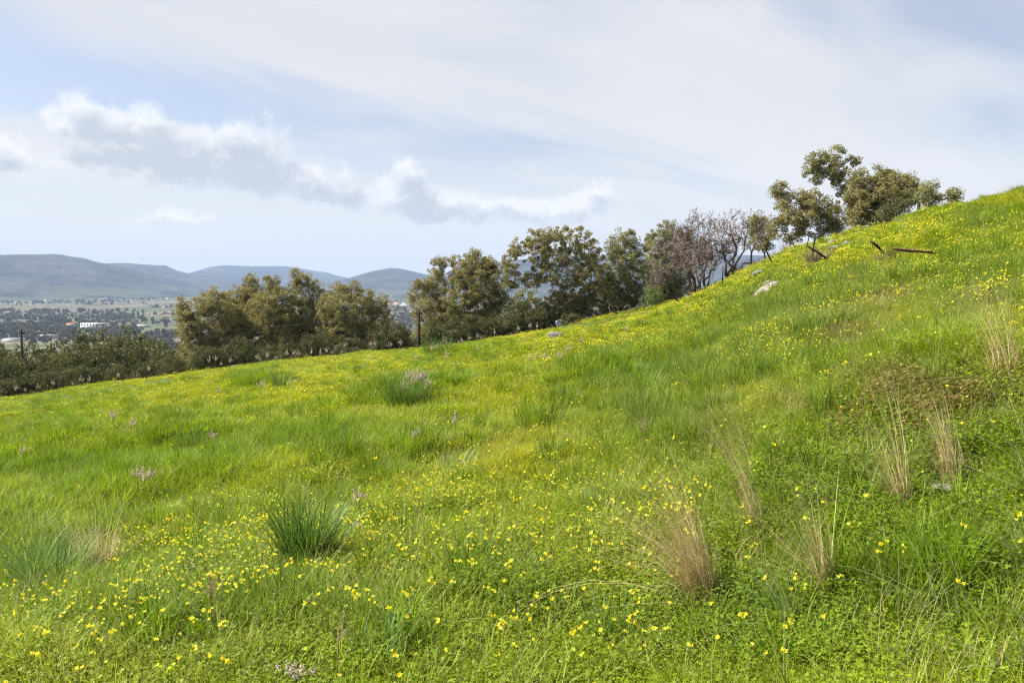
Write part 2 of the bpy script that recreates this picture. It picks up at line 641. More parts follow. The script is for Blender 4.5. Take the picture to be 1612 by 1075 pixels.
def far_hill(profile, dist, depth, seed):
    pr = np.array(profile, float)
    px = np.linspace(pr[0, 0], pr[-1, 0], 220)
    py = np.interp(px, pr[:, 0], pr[:, 1])
    py = np.convolve(np.pad(py, 6, 'edge'), np.ones(13) / 13, 'valid')
    x = (px - 806) / F * dist
    top = (450 - py) / F * dist + EYE
    v = np.linspace(-1, 1, 46)
    P, Q = np.meshgrid(x, v, indexing='ij')
    H = np.broadcast_to(top[:, None], P.shape) - (VZ - 6)
    yy = dist + Q * depth
    prof = np.where(Q < 0, 1 - np.abs(Q) ** 1.15, 1 - np.abs(Q) ** 1.6)
    rough = fbm(P / (depth * 0.22) + seed * 7, yy / (depth * 0.3) + seed, 5) - 0.5
    z = (VZ - 6) + H * prof * (1 + 0.55 * rough * (1 - np.exp(-((Q) / 0.16) ** 2)))
    z = np.maximum(z, VZ - 6)
    z = z + (fbm(P / 90 + seed, yy / 90, 2) - 0.5) * np.clip(H, 0, 60) * 0.06
    Vv = np.stack((P, yy, z), -1).reshape(-1, 3)
    a, b = np.meshgrid(np.arange(219), np.arange(45), indexing='ij')
    Ff = np.stack((a * 46 + b, (a + 1) * 46 + b, (a + 1) * 46 + b + 1, a * 46 + b + 1), -1).reshape(-1, 4)
    o = obj('far_hill', Vv, Ff, hill_material('hill_scrub', seed), smooth=True)
    return tag(o, kind='structure')


far_hill([(-700, 440), (-400, 425), (-150, 415), (0, 402), (40, 400), (75, 401), (110, 406), (150, 414), (200, 430), (250, 446), (300, 458), (380, 474), (460, 492)], 4300, 1500, 1)
far_hill([(60, 460), (120, 425), (160, 416), (190, 413), (225, 417), (255, 424), (290, 430), (330, 434), (400, 444), (470, 458), (560, 475)], 5700, 1300, 2)
far_hill([(200, 465), (290, 440), (320, 429), (345, 417), (390, 419), (450, 419), (500, 427), (550, 440), (640, 462)], 7600, 1500, 3)
far_hill([(400, 482), (500, 452), (545, 441), (575, 430), (600, 424), (622, 421), (645, 426), (690, 437), (740, 452), (820, 476)], 5600, 1300, 4)
far_hill([(600, 486), (690, 440), (740, 420), (785, 411), (860, 405), (950, 402), (1080, 404), (1180, 401), (1300, 406), (1500, 420), (1900, 445), (2200, 470)], 5000, 1500, 5)

# ------------------------------------------------------------------ scatter: one object, geometry nodes put its plants out
def scatter(name, protos, mats, pts, pid, rot, scl, icol):
    """protos: list of (V, quads, bt, material index)"""
    N = len(pts)
    Vs, Fs, pk, bt, mi = [np.asarray(pts, float)], [], [np.asarray(pid, int)], [np.zeros(N)], []
    off = N
    for k, (pv, pf, pb, pm) in enumerate(protos):
        Vs.append(pv)
        Fs.append(np.asarray(pf, int) + off)
        pk.append(np.full(len(pv), 100 + k))
        bt.append(pb)
        mi.append(np.broadcast_to(np.asarray(pm), (len(pf),)))
        off += len(pv)
    Vs = np.vstack(Vs)
    o = obj(name, Vs, np.vstack(Fs), None)
    me = o.data
    for m in mats:
        me.materials.append(m)
    me.polygons.foreach_set('material_index', np.concatenate(mi).astype(np.int32))
    pad = off - N

    def A(nm, typ, data, key):
        a = me.attributes.new(nm, typ, 'POINT')
        a.data.foreach_set(key, data)
    A('pk', 'INT', np.concatenate(pk).astype(np.int32), 'value')
    A('bt', 'FLOAT', np.concatenate(bt).astype(np.float32), 'value')
    A('rot', 'FLOAT_VECTOR', np.vstack((rot, np.zeros((pad, 3)))).astype(np.float32).ravel(), 'vector')
    A('scl', 'FLOAT_VECTOR', np.vstack((scl, np.ones((pad, 3)))).astype(np.float32).ravel(), 'vector')
    A('icol', 'FLOAT_VECTOR', np.vstack((icol, np.ones((pad, 3)))).astype(np.float32).ravel(), 'vector')
    ng = bpy.data.node_groups.new(name + '_nodes', 'GeometryNodeTree')
    ng.interface.new_socket('Geometry', in_out='INPUT', socket_type='NodeSocketGeometry')
    ng.interface.new_socket('Geometry', in_out='OUTPUT', socket_type='NodeSocketGeometry')
    L = ng.links.new
    gin = ng.nodes.new('NodeGroupInput')
    gout = ng.nodes.new('NodeGroupOutput')
    join = ng.nodes.new('GeometryNodeJoinGeometry')

    def named(nm, typ):
        q = ng.nodes.new('GeometryNodeInputNamedAttribute')
        q.data_type = typ
        q.inputs['Name'].default_value = nm
        return q.outputs['Attribute']
    a_pk, a_rot, a_scl = named('pk', 'INT'), named('rot', 'FLOAT_VECTOR'), named('scl', 'FLOAT_VECTOR')

    def pick(k):
        c = ng.nodes.new('FunctionNodeCompare')
        c.data_type = 'INT'
        c.operation = 'EQUAL'
        L(a_pk, c.inputs[2])
        c.inputs[3].default_value = k
        s = ng.nodes.new('GeometryNodeSeparateGeometry')
        s.domain = 'POINT'
        L(gin.outputs[0], s.inputs[0])
        L(c.outputs[0], s.inputs[1])
        return s.outputs[0]
    for k in range(len(protos)):
        iop = ng.nodes.new('GeometryNodeInstanceOnPoints')
        L(pick(k), iop.inputs['Points'])
        L(pick(100 + k), iop.inputs['Instance'])
        L(a_rot, iop.inputs['Rotation'])
        L(a_scl, iop.inputs['Scale'])
        L(iop.outputs[0], join.inputs[0])
    L(join.outputs[0], gout.inputs[0])
    md = o.modifiers.new('plants', 'NODES')
    md.node_group = ng
    return o


def blades(n, rad, length, width, lean, curl, seg=3, r=rng, lean_dir=None, spread=1.0, taper=0.12, fold=0.0, lift=0.0):
    """a tuft of n grass blades as quads; returns V, F, bt"""
    a0 = r.random(n) * 2 * math.pi
    rr_ = rad * np.sqrt(r.random(n))
    bx, by = rr_ * np.cos(a0), rr_ * np.sin(a0)
    if lean_dir is None:
        da = a0 + r.normal(0, 0.9, n) * spread
    else:
        da = lean_dir + r.normal(0, 0.55, n) * spread
    ln = length[0] + (length[1] - length[0]) * r.random(n) ** 1.2
    w = width * (0.7 + 0.6 * r.random(n))
    th = np.abs(r.normal(0, lean, n)) + 0.03
    cu = curl * (0.3 + 1.1 * r.random(n))
    fa = r.random(n) * 2 * math.pi if fold else da + math.pi / 2 + r.normal(0, 0.5, n)
    px_, pz_ = np.zeros(n), np.zeros(n) + lift
    Vv = np.zeros((n, seg + 1, 2, 3))
    ws = 1 - (np.linspace(0, 1, seg + 1) ** 1.6) * (1 - taper)
    ws[0] *= 0.75
    for s in range(seg + 1):
        if s:
            t = th + cu * ((s - 0.5) / seg) ** 1.5
            px_ = px_ + np.sin(t) * ln / seg
            pz_ = pz_ + np.cos(t) * ln / seg
        c = np.stack((bx + px_ * np.cos(da), by + px_ * np.sin(da), pz_), -1)
        h = np.stack((np.cos(fa), np.sin(fa), 0 * fa), -1) * (w * ws[s] * 0.5)[:, None]
        Vv[:, s, 0], Vv[:, s, 1] = c - h, c + h
    base = np.arange(n)[:, None] * (seg + 1) * 2 + np.arange(seg)[None] * 2
    Fq_ = np.stack((base, base + 1, base + 3, base + 2), -1).reshape(-1, 4)
    bt = np.repeat(r.random(n), (seg + 1) * 2)
    return Vv.reshape(-1, 3), Fq_, bt


def trefoils(n, rad, hmin, hmax, size, r=rng):
    """clover-like leaves: three folded leaflets each"""
    Vv, Fv, bt = [], [], []
    for k in range(n):
        a, d = r.random() * 2 * math.pi, rad * math.sqrt(r.random())
        c = np.array((d * math.cos(a), d * math.sin(a), hmin + (hmax - hmin) * r.random()))
        tilt = np.array((r.normal(0, 0.35), r.normal(0, 0.35), 1.0))
        tilt /= np.linalg.norm(tilt)
        e1 = np.cross(tilt, (0.3, 1, 0.1))
        e1 /= np.linalg.norm(e1)
        e2 = np.cross(tilt, e1)
        s = size * (0.7 + 0.6 * r.random())
        a1 = r.random() * 2
        q = r.random()
        for g in range(3):
            t = a1 + g * 2.094
            u = math.cos(t) * e1 + math.sin(t) * e2
            w = -math.sin(t) * e1 + math.cos(t) * e2
            o0 = len(Vv)
            Vv += [c, c + u * s * 0.75 + w * s * 0.52 + tilt * s * 0.12, c + u * s * 0.85 - tilt * s * 0.06, c + u * s * 0.75 - w * s * 0.52 + tilt * s * 0.12]
            Fv.append((o0, o0 + 1, o0 + 2, o0 + 3))
            bt += [q * 0.8] * 4
    return np.array(Vv), np.array(Fv), np.array(bt)


def join_protos(parts):
    Vv, Fv, bt, mi, off = [], [], [], [], 0
    for v, f, b, m in parts:
        Vv.append(v)
        Fv.append(np.asarray(f) + off)
        bt.append(b)
        mi.append(np.full(len(f), m))
        off += len(v)
    return np.vstack(Vv), np.vstack(Fv), np.concatenate(bt), np.concatenate(mi)


def corolla(c, axis, s, r=rng):
    """funnel flower of five petals"""
    axis = np.asarray(axis, float)
    axis = axis / np.linalg.norm(axis)
    e1 = np.cross(axis, (0.2, 0.9, 0.35))
    e1 /= np.linalg.norm(e1)
    e2 = np.cross(axis, e1)
    Vv, Fv = [], []
    a1 = r.random() * 6
    for g in range(5):
        t = a1 + g * 1.2566
        u = math.cos(t) * e1 + math.sin(t) * e2
        w = -math.sin(t) * e1 + math.cos(t) * e2
        o0 = len(Vv)
        Vv += [c, c + axis * s * 0.75 + u * s * 0.52 - w * s * 0.36, c + axis * s * 0.95 + u * s * 0.95, c + axis * s * 0.75 + u * s * 0.52 + w * s * 0.36]
        Fv.append((o0, o0 + 1, o0 + 2, o0 + 3))
    return np.array(Vv), np.array(Fv)


def flower_plant(nf, rad, h, s, r=rng, stems=True, sides=1):
    V1, F1, V2, F2 = [], [], [], []
    o1 = o2 = 0
    for k in range(nf):
        a, d = r.random() * 6.283, rad * math.sqrt(r.random())
        b = np.array((d * 0.5 * math.cos(a), d * 0.5 * math.sin(a), 0.0))
        top = np.array((d * math.cos(a), d * math.sin(a), h * (0.75 + 0.5 * r.random())))
        v, f = corolla(top, (r.normal(0, 0.6) - 0.3, r.normal(0, 0.6), 0.9), s * (0.75 + 0.5 * r.random()), r)
        V1.append(v)
        F1.append(f + o1)
        o1 += len(v)
        if stems:
            w = np.array((0.0012, 0.0008, 0))
            w2 = np.array((-0.0008, 0.0012, 0))
            V2 += [b - w, b + w, top + w, top - w, b - w2, b + w2, top + w2, top - w2]
            F2 += [(o2, o2 + 1, o2 + 2, o2 + 3), (o2 + 4, o2 + 5, o2 + 6, o2 + 7)]
            o2 += 8
    A_ = (np.vstack(V1), np.vstack(F1), np.repeat(r.random(nf), 20))
    if not stems:
        return A_, None
    return A_, (np.array(V2), np.array(F2), np.full(len(V2), 0.3))


# ------------------------------------------------------------------ meadow points
def wedge(n, y0, y1, umax=0.86):
    """even points on the slope in front of and beside the viewer"""
    out = []
    need = n
    while need > 0:
        k = int(need * 1.1) + 10
        y = np.sqrt(y0 * y0 + (y1 * y1 - y0 * y0) * rng.random(k))
        x = y * umax * (2 * rng.random(k) - 1)
        out.append(np.stack((x, y), -1))
        need -= k
    p = np.vstack(out)[:n]
    r = np.hypot(p[:, 0], p[:, 1])
    ok = r < crest_r(p[:, 0], p[:, 1]) + 3.5
    for cx_, cy_, cr_ in CLEAR:
        ok &= (p[:, 0] - cx_) ** 2 + (p[:, 1] - cy_) ** 2 > cr_ * cr_
    return p[ok]


# patches of the meadow: (px, py, rx, ry, weight) named by what grows there
PATCH = {
    'lush': [(120, 740, 260, 90), (300, 690, 170, 40), (0, 840, 130, 60), (640, 620, 90, 40), (560, 690, 120, 30), (1000, 580, 120, 40), (90, 900, 130, 60), (400, 600, 60, 25), (330, 730, 120, 40), (700, 545, 90, 18)],
    'lime': [(520, 620, 220, 45), (330, 650, 160, 30), (700, 720, 240, 60), (450, 740, 140, 40), (800, 620, 200, 50), (560, 580, 140, 25), (980, 540, 150, 25), (300, 590, 200, 20)],
    'blue': [(1250, 490, 130, 55), (1180, 540, 110, 40), (1060, 590, 140, 40), (1360, 440, 60, 25), (60, 890, 110, 70), (500, 960, 60, 40), (1100, 660, 90, 30), (1250, 440, 60, 20), (1010, 660, 90, 40), (1200, 480, 90, 35), (1560, 350, 60, 20)],
    'dark': [(1480, 690, 170, 90), (1330, 780, 200, 90), (1250, 960, 250, 110), (1500, 900, 150, 130), (820, 940, 160, 70), (600, 960, 120, 60), (330, 980, 180, 70), (760, 900, 120, 50), (1560, 440, 80, 60)],
    'brown': [(1400, 600, 75, 35), (1480, 620, 80, 28), (1330, 520, 60, 40), (1130, 700, 70, 40), (1380, 470, 70, 28), (1500, 740, 40, 25), (1560, 480, 60, 22), (1270, 640, 50, 20)],
    'yellow': [(1240, 415, 70, 28), (1160, 450, 60, 22), (1130, 470, 60, 12), (1330, 400, 110, 30), (1440, 395, 70, 30), (1520, 370, 110, 40), (1040, 480, 60, 8), (1400, 440, 130, 25), (1200, 550, 130, 22),
               (1400, 575, 70, 18), (1250, 540, 100, 15), (1310, 480, 60, 22), (950, 500, 90, 10), (1060, 590, 60, 15), (1570, 480, 70, 25), (1100, 485, 60, 18), (980, 545, 150, 20)],
    'flower': [(180, 1000, 260, 90), (420, 900, 200, 70), (700, 1000, 240, 90), (850, 880, 220, 90), (600, 820, 200, 40), (1000, 860, 160, 90), (700, 900, 200, 60), (960, 1000, 160, 80), (740, 790, 160, 30), (1180, 1010, 90, 60), (430, 830, 120, 40)],
}


def patch(kind, px, py):
    s = np.zeros_like(px)
    for a, b, rx, ry in PATCH[kind]:
        s = np.maximum(s, np.exp(-(((px - a) / rx) ** 2 + ((py - b) / ry) ** 2)))
    return s


def meadow_fields(p):
    x, y = p[:, 0], p[:, 1]
    z = ground(x, y)
    px, py = project(x, y, z)
    f = {k: np.clip(patch(k, px, py) * (0.55 + 0.9 * fbm(x * 1.3 + 7 * i, y * 1.3 + 3 * i, 3)), 0, 1) for i, k in enumerate(PATCH)}
    f['n3'] = fbm(x * 0.9 + 71, y * 0.9 + 61, 4)
    f['n1'] = fbm(x * 0.35 + 11, y * 0.35 + 5, 4)
    f['n2'] = fbm(x * 1.5 + 31, y * 1.5 + 15, 3)
    return z, f


C_MID = np.array((0.250, 0.308, 0.008))
C_LUSH = np.array((0.155, 0.245, 0.008))
C_LIME = np.array((0.370, 0.365, 0.008))
C_BLUE = np.array((0.175, 0.245, 0.046))
C_DARK = np.array((0.105, 0.175, 0.007))
C_BROWN = np.array((0.230, 0.190, 0.075))
C_STRAW = np.array((0.46, 0.38, 0.21))


def lerp(a, b, t):
    return a + (b - a) * t[:, None]


def fbm_patch(f):
    return f['n3']


def meadow_colour(f, n):
    c = lerp(C_MID[None], C_LIME[None], sstep(f['n1'], 0.45, 0.65) * 0.5)
    c = lerp(c, C_LUSH[None], sstep(f['n2'], 0.5, 0.68) * 0.45)
    c = lerp(c, (C_LIME * 0.9 + C_STRAW * 0.12)[None], sstep(fbm_patch(f), 0.56, 0.70) * 0.7)
    c = lerp(c, C_LIME[None], f['lime'] * 0.75)
    c = lerp(c, C_LUSH[None], f['lush'] * 0.85)
    c = lerp(c, C_BLUE[None], f['blue'] * 0.8)
    c = lerp(c, C_DARK[None], f['dark'] * 0.8)
    c = lerp(c, C_BROWN[None], f['brown'] * 0.8)
    return c * (0.75 + 0.5 * rng.random(n))[:, None]


grass_m = instanced_leaf('grass_blades')
clover_m = instanced_leaf('clover_leaves', 0.3, 0.55, 0.25, 0.6)


def slope_rot(n, lean=0.12):
    return np.stack((rng.normal(0, lean, n), rng.normal(0, lean, n), rng.random(n) * 6.283), -1)


# near protos
P_FINE = [(*blades(85, 0.105, (0.04, 0.14), 0.0040, 0.62, 1.0), 0) for _ in range(4)]
P_LONG = [(*blades(24, 0.06, (0.08, 0.21), 0.0056, 0.40, 1.2, seg=4), 0) for _ in range(4)]
P_FLAT = [(*blades(20, 0.11, (0.06, 0.22), 0.0078, 0.8, 0.9), 0) for _ in range(3)]
P_CLOV = [(*trefoils(230, 0.14, 0.010, 0.085, 0.0072), 1) for _ in range(4)]
P_WISP = [(*blades(9, 0.05, (0.25, 0.48), 0.0022, 0.3, 0.5, seg=4), 0) for _ in range(3)]
# distance protos: wider mats of the same grass
P_MAT = [(*blades(190, 0.27, (0.04, 0.13), 0.012, 0.70, 1.0), 0) for _ in range(4)]
P_MATL = [(*blades(110, 0.2, (0.07, 0.20), 0.013, 0.45, 1.1), 0) for _ in range(4)]
P_LIT = [(*blades(16, 0.14, (0.04, 0.16), 0.0032, 1.35, 0.25, lift=0.04), 0) for _ in range(3)]
P_TUFT = [(*blades(170, 0.13, (0.12, 0.30), 0.0065, 0.38, 0.8, seg=4), 0) for _ in range(3)]

pts, pid, rot, scl, icol = [], [], [], [], []


def emit(p, z, ids, s, c, lean=0.12, sink=0.01):
    n = len(p)
    pts.append(np.column_stack((p, z - sink)))
    pid.append(rng.choice(ids, n))
    rot.append(slope_rot(n, lean))
    if np.ndim(s) == 1:
        s = np.repeat(s[:, None], 3, 1)
    scl.append(s)
    icol.append(c)


protos = P_FINE + P_LONG + P_FLAT + P_CLOV + P_WISP + P_MAT + P_MATL + P_TUFT + P_LIT
I_FINE, I_LONG, I_FLAT, I_CLOV = list(range(0, 4)), list(range(4, 8)), list(range(8, 11)), list(range(11, 15))
I_WISP, I_MAT, I_MATL = list(range(15, 18)), list(range(18, 22)), list(range(22, 26))
I_TUFT = [26, 27, 28]
I_LIT = [29, 30, 31]

for (y0, y1, nf, nl, nfl, nc, nw) in ((1.3, 4.5, 3800, 1500, 2200, 2500, 420), (4.5, 8, 6200, 3000, 3600, 3900, 700), (8, 14, 7500, 5500, 3500, 4600, 900)):
    for n, kind in ((nf, 'fine'), (nl, 'long'), (nfl, 'flat'), (nc, 'clover'), (nw, 'wisp')):
        p = wedge(n, y0, y1)
        z, f = meadow_fields(p)
        c = meadow_colour(f, len(p))
        R_ = rng.random(len(p))
        tall = 0.55 + 0.75 * f['n2'] + 0.6 * f['lush'] + 0.45 * f['blue'] - 0.25 * f['dark']
        if kind == 'fine':
            keep = R_ < 1.0 - 0.35 * f['dark'] - 0.2 * f['flower']
            emit(p[keep], z[keep], I_FINE, (tall * rng.uniform(0.7, 1.3, len(p)))[keep], c[keep])
        elif kind == 'long':
            keep = R_ < 0.18 + 0.75 * np.maximum(f['lush'], f['blue']) + 0.8 * sstep(f['n2'], 0.52, 0.7) - 0.3 * f['dark']
            c2 = lerp(c, C_BLUE[None], np.full(len(p), 0.18))
            emit(p[keep], z[keep], I_LONG, (tall * rng.uniform(0.6, 1.1, len(p)))[keep], c2[keep])
        elif kind == 'flat':
            keep = R_ < 0.35 + 0.6 * sstep(f['n1'], 0.5, 0.65)
            c2 = lerp(c, C_BLUE[None] * 1.1, np.full(len(p), 0.5))
            emit(p[keep], z[keep], I_FLAT, rng.uniform(0.7, 1.4, len(p))[keep], c2[keep])
        elif kind == 'clover':
            keep = R_ < 0.35 + 0.5 * np.maximum(f['dark'], f['flower']) + 0.25 * (f['n1'] > 0.5) - 0.4 * f['lush'] - 0.3 * f['lime']
            c2 = lerp(c, C_DARK[None] * 1.1, np.full(len(p), 0.45))
            emit(p[keep], z[keep], I_CLOV, rng.uniform(0.8, 1.5, len(p))[keep], c2[keep])
        else:
            c2 = lerp(c, C_STRAW[None], 0.3 + 0.5 * rng.random(len(p)))
            emit(p, z, I_WISP, rng.uniform(0.6, 1.0, len(p)), c2)
for (y0, y1, nm, nl, nw) in ((13, 22, 8500, 4000, 900), (22, 34, 9500, 4000, 1200), (34, 52, 10000, 4000, 1500)):
    for n, kind in ((nm, 'mat'), (nl, 'matl'), (nw, 'wisp')):
        p = wedge(n, y0, y1)
        z, f = meadow_fields(p)
        c = meadow_colour(f, len(p))
        R_ = rng.random(len(p))
        tall = 0.6 + 0.5 * f['n2'] + 0.35 * f['lush'] + 0.25 * f['blue']
        tall = tall + 0.5 * sstep(p[:, 0] / p[:, 1], 0.5, 0.64) * sstep(np.hypot(p[:, 0], p[:, 1]), 18, 24)
        if kind == 'mat':
            emit(p, z, I_MAT, tall * rng.uniform(0.75, 1.3, len(p)), c)
        elif kind == 'matl':
            keep = R_ < 0.15 + 0.85 * np.maximum(f['lush'], f['blue']) + 0.6 * sstep(f['n2'], 0.55, 0.7) + 0.6 * sstep(p[:, 0] / p[:, 1], 0.5, 0.6)
            c2 = lerp(c, C_BLUE[None], np.full(len(p), 0.18))
            emit(p[keep], z[keep], I_MATL, (tall * rng.uniform(0.6, 1.1, len(p)))[keep], c2[keep])
        else:
            emit(p, z, I_WISP, rng.uniform(0.7, 1.2, len(p)), lerp(c, C_STRAW[None], 0.4 + 0.4 * rng.random(len(p))))
for (y0, y1, n) in ((3, 9, 1500), (9, 18, 3000), (18, 36, 5000)):       # thicker tufts that shade the turf round them
    p = wedge(n, y0, y1)
    z, f = meadow_fields(p)
    cl = fbm(p[:, 0] * 0.8 + p[:, 1] * 0.3 + 51, p[:, 1] * 0.9 + 23, 3)
    keep = rng.random(len(p)) < sstep(cl, 0.50, 0.62) * (0.22 + 0.8 * np.maximum(f['lush'], f['blue']))
    c = lerp(C_LUSH[None] * 0.9, C_BLUE[None], 0.8 * f['blue'] + 0.1) * rng.uniform(0.75, 1.2, len(p))[:, None]
    emit(p[keep], z[keep], I_TUFT, rng.uniform(0.7, 1.25, keep.sum()) * (1.15 if y0 > 8 else 1.0), c[keep])
for (y0, y1, n) in ((1.3, 6, 1500), (6, 14, 2600)):               # dead straw lying in the turf
    p = wedge(n, y0, y1)
    z, f = meadow_fields(p)
    keep = rng.random(len(p)) < 0.25 + 0.7 * sstep(f['n3'], 0.5, 0.65) + 0.6 * f['brown']
    c = lerp(C_STRAW[None] * 0.6, C_STRAW[None], rng.random(len(p)))
    emit(p[keep], z[keep], I_LIT, rng.uniform(0.7, 1.2, keep.sum()), c[keep], 0.15, -0.01)
meadow = scatter('meadow_grass', protos, [grass_m, clover_m], np.vstack(pts), np.concatenate(pid), np.vstack(rot), np.vstack(scl), np.vstack(icol))
tag(meadow, 'bright green spring grass and clover covering the hillside', 'grass', kind='stuff')

# ------------------------------------------------------------------ yellow flowers: the largest 300 one by one, the rest as a mass
petal_m, _t = new_mat('yellow_petals')
_c = _t.mix(attr(_t, 'bt'), (0.87, 0.70, 0.012), (0.88, 0.86, 0.09))
_p = principled(_t, _c, 0.5, spec=0.2)
_tr = _t.n('ShaderNodeBsdfTranslucent')
_t.put(_tr.inputs[0], _c)
_mx = _t.n('ShaderNodeMixShader')
_mx.inputs[0].default_value = 0.4
_t.put(_mx.inputs[1], _p)
_t.put(_mx.inputs[2], _tr.outputs[0])
finish(petal_m, _t, _mx.outputs[0])
stem_m = leafy('flower_stem', (0.16, 0.24, 0.04), (0.24, 0.30, 0.06))

fl_protos = []
for k in range(4):
    a, b = flower_plant((1, 2, 1, 3)[k], 0.035, 0.12, 0.0098)
    fl_protos.append(join_protos([(*a, 0), (*b, 1)]))
for k in range(4):                                     # looser, larger heads for farther off
    a, b = flower_plant(6, 0.16, 0.14, 0.0145)
    fl_protos.append(join_protos([(*a, 0), (*b, 1)]))
pts, pid, rot, scl, icol = [], [], [], [], []
single = []
for (y0, y1, n, ids) in ((1.3, 8, 34000, [0, 1, 2, 3]), (8, 16, 42000, [0, 1, 2, 3]), (16, 48, 70000, [4, 5, 6, 7])):
    p = wedge(n, y0, y1)
    z, f = meadow_fields(p)
    clump = 0.42 + 0.58 * sstep(fbm(p[:, 0] * 1.1 + 3, p[:, 1] * 1.1 + 77, 3), 0.42, 0.68)
    clump2 = sstep(fbm(p[:, 0] * 4 + 9, p[:, 1] * 4 + 7, 2), 0.4, 0.7)
    dens = (0.05 + 0.42 * f['flower'] + 0.15 * f['lime']) * clump * (0.25 + 0.75 * clump2)
    if y0 >= 8:
        dens = (0.05 + 0.16 * f['lime'] + 0.4 * f['flower']) * clump * (0.25 + 0.75 * clump2) + 0.95 * f['yellow'] * (0.12 + 0.88 * clump2)
    dens = dens * (1 - 0.8 * f['lush'])
    keep = rng.random(len(p)) < dens
    p, z = p[keep], z[keep]
    if y0 < 2:
        ppx, ppy = project(p[:, 0], p[:, 1], z + 0.15)
        vis = (ppx > 5) & (ppx < 1607) & (ppy < 1066)
        d = np.where(vis, np.hypot(p[:, 0], p[:, 1]), 99)
        near = np.argsort(d)[:300]
        single = [(p[q, 0], p[q, 1], z[q]) for q in near]
        m = np.ones(len(p), bool)
        m[near] = False
        p, z = p[m], z[m]
    emit(p, z, ids, rng.uniform(0.75, 1.35, len(p)), np.ones((len(p), 3)), 0.2)
fl = scatter('yellow_flowers', fl_protos, [petal_m, stem_m], np.vstack(pts), np.concatenate(pid), np.vstack(rot), np.vstack(scl), np.vstack(icol))
tag(fl, 'small yellow flowers dotted through the grass of the whole slope', 'flowers', kind='stuff')

fl_meshes = []
for k in range(6):
    r = np.random.default_rng(40 + k)
    h = 0.16 + 0.03 * r.random()
    bend = r.normal(0, 0.02, 2)
    top = np.array((bend[0], bend[1], h))
    mb = MB()
    mb.tube([(0, 0, -0.02), (bend[0] * 0.3, bend[1] * 0.3, h * 0.5), top], (0.0016, 0.0013, 0.001), 4, False)
    fl_meshes.append((mb, top, r))
proto_fl = []
for mb, top, r in fl_meshes:
    root = empty('yellow_flower', (0, 0, 0), 'yellow five petalled flower on a thin stem low in the foreground grass', 'flower', 'yellow flowers in the foreground grass')
    mb.build('stem', stem_m, root)
    for q in range(1 + int(r.random() * 1.7)):
        off = np.array((r.normal(0, 0.014), r.normal(0, 0.014), r.normal(0, 0.008) + 0.004)) if q else np.zeros(3)
        v, f = corolla(top + off, (r.normal(0, 0.5) - 0.3, r.normal(0, 0.5) - 0.2, 0.9), 0.0118 * (0.85 + 0.3 * r.random()), r)
        obj('blossom', v, f, petal_m, root, attrs={'bt': np.full(len(v), r.random())})
    proto_fl.append(root)
ANCH = [(ground_hit(px, py), lab) for px, py, lab in ((482, 885, 'the big dark green tussock'), (1112, 948, 'the thickest straw tussock'), (335, 1018, 'the brown budding asphodel'),
        (1304, 935, 'the sparse straw tussock in clover'), (600, 1040, 'the dark single flower spike'), (960, 1010, 'the pale upright foreground tuft'), (152, 914, 'the short pale straw tussock'),
        (1500, 960, 'the squill leaves of the right bank'), (1428, 800, 'the long leaning straw stalks'), (945, 800, 'the sprawling blue green tuft'))]
for k, (x, y, z) in enumerate(single):
    o = proto_fl[k] if k < len(proto_fl) else copy_tree(proto_fl[k % len(proto_fl)])
    o.location = (x, y, z)
    o['label'] = 'yellow flower on a thin stem in grass near ' + min(ANCH, key=lambda q: math.hypot(q[0][0] - x, q[0][1] - y))[1]
    o.rotation_euler = (rng.normal(0, 0.12), rng.normal(0, 0.12), rng.random() * 6.28)
    s = rng.uniform(0.8, 1.25)
    o.scale = (s, s, s)

# ------------------------------------------------------------------ tussocks of grass and straw
tus_green = leafy('tussock_blade', (0.040, 0.092, 0.016), (0.165, 0.245, 0.055), 0.3)
tus_grey = leafy('grey_green_blade', (0.13, 0.20, 0.075), (0.30, 0.36, 0.17), 0.3)
tus_blue = leafy('blue_green_blade', (0.065, 0.145, 0.032), (0.22, 0.31, 0.10), 0.3)
straw_m = leafy('straw', (0.34, 0.25, 0.11), (0.68, 0.57, 0.33), 0.3, tcol=(1, 0.95, 0.8))
twig_m = leafy('dry_twig', (0.12, 0.085, 0.06), (0.34, 0.26, 0.18), 0.1, tcol=(1, 0.95, 0.8))
burnet_m = leafy('burnet_leaf', (0.12, 0.10, 0.03), (0.33, 0.22, 0.09), 0.25)


def tussock(name, px, py, hpx, wpx, n, mat, label, cat, lean=0.3, curl=0.7, width=0.006, ldir=None, group=None, seg=5, hmin=0.45, spread=1.0):
    g = ground_hit(px, py)
    k = g[1] / F
    v, f, bt = blades(n, max(wpx * k * 0.32, 0.03), (hpx * k * hmin * 1.05, hpx * k * 1.25), width, lean, curl, seg, lean_dir=ldir, spread=spread)
    v[:, 2] -= 0.02
    o = obj(name, v, f, mat, attrs={'bt': bt}, loc=g)
    return tag(o, label, cat, group)


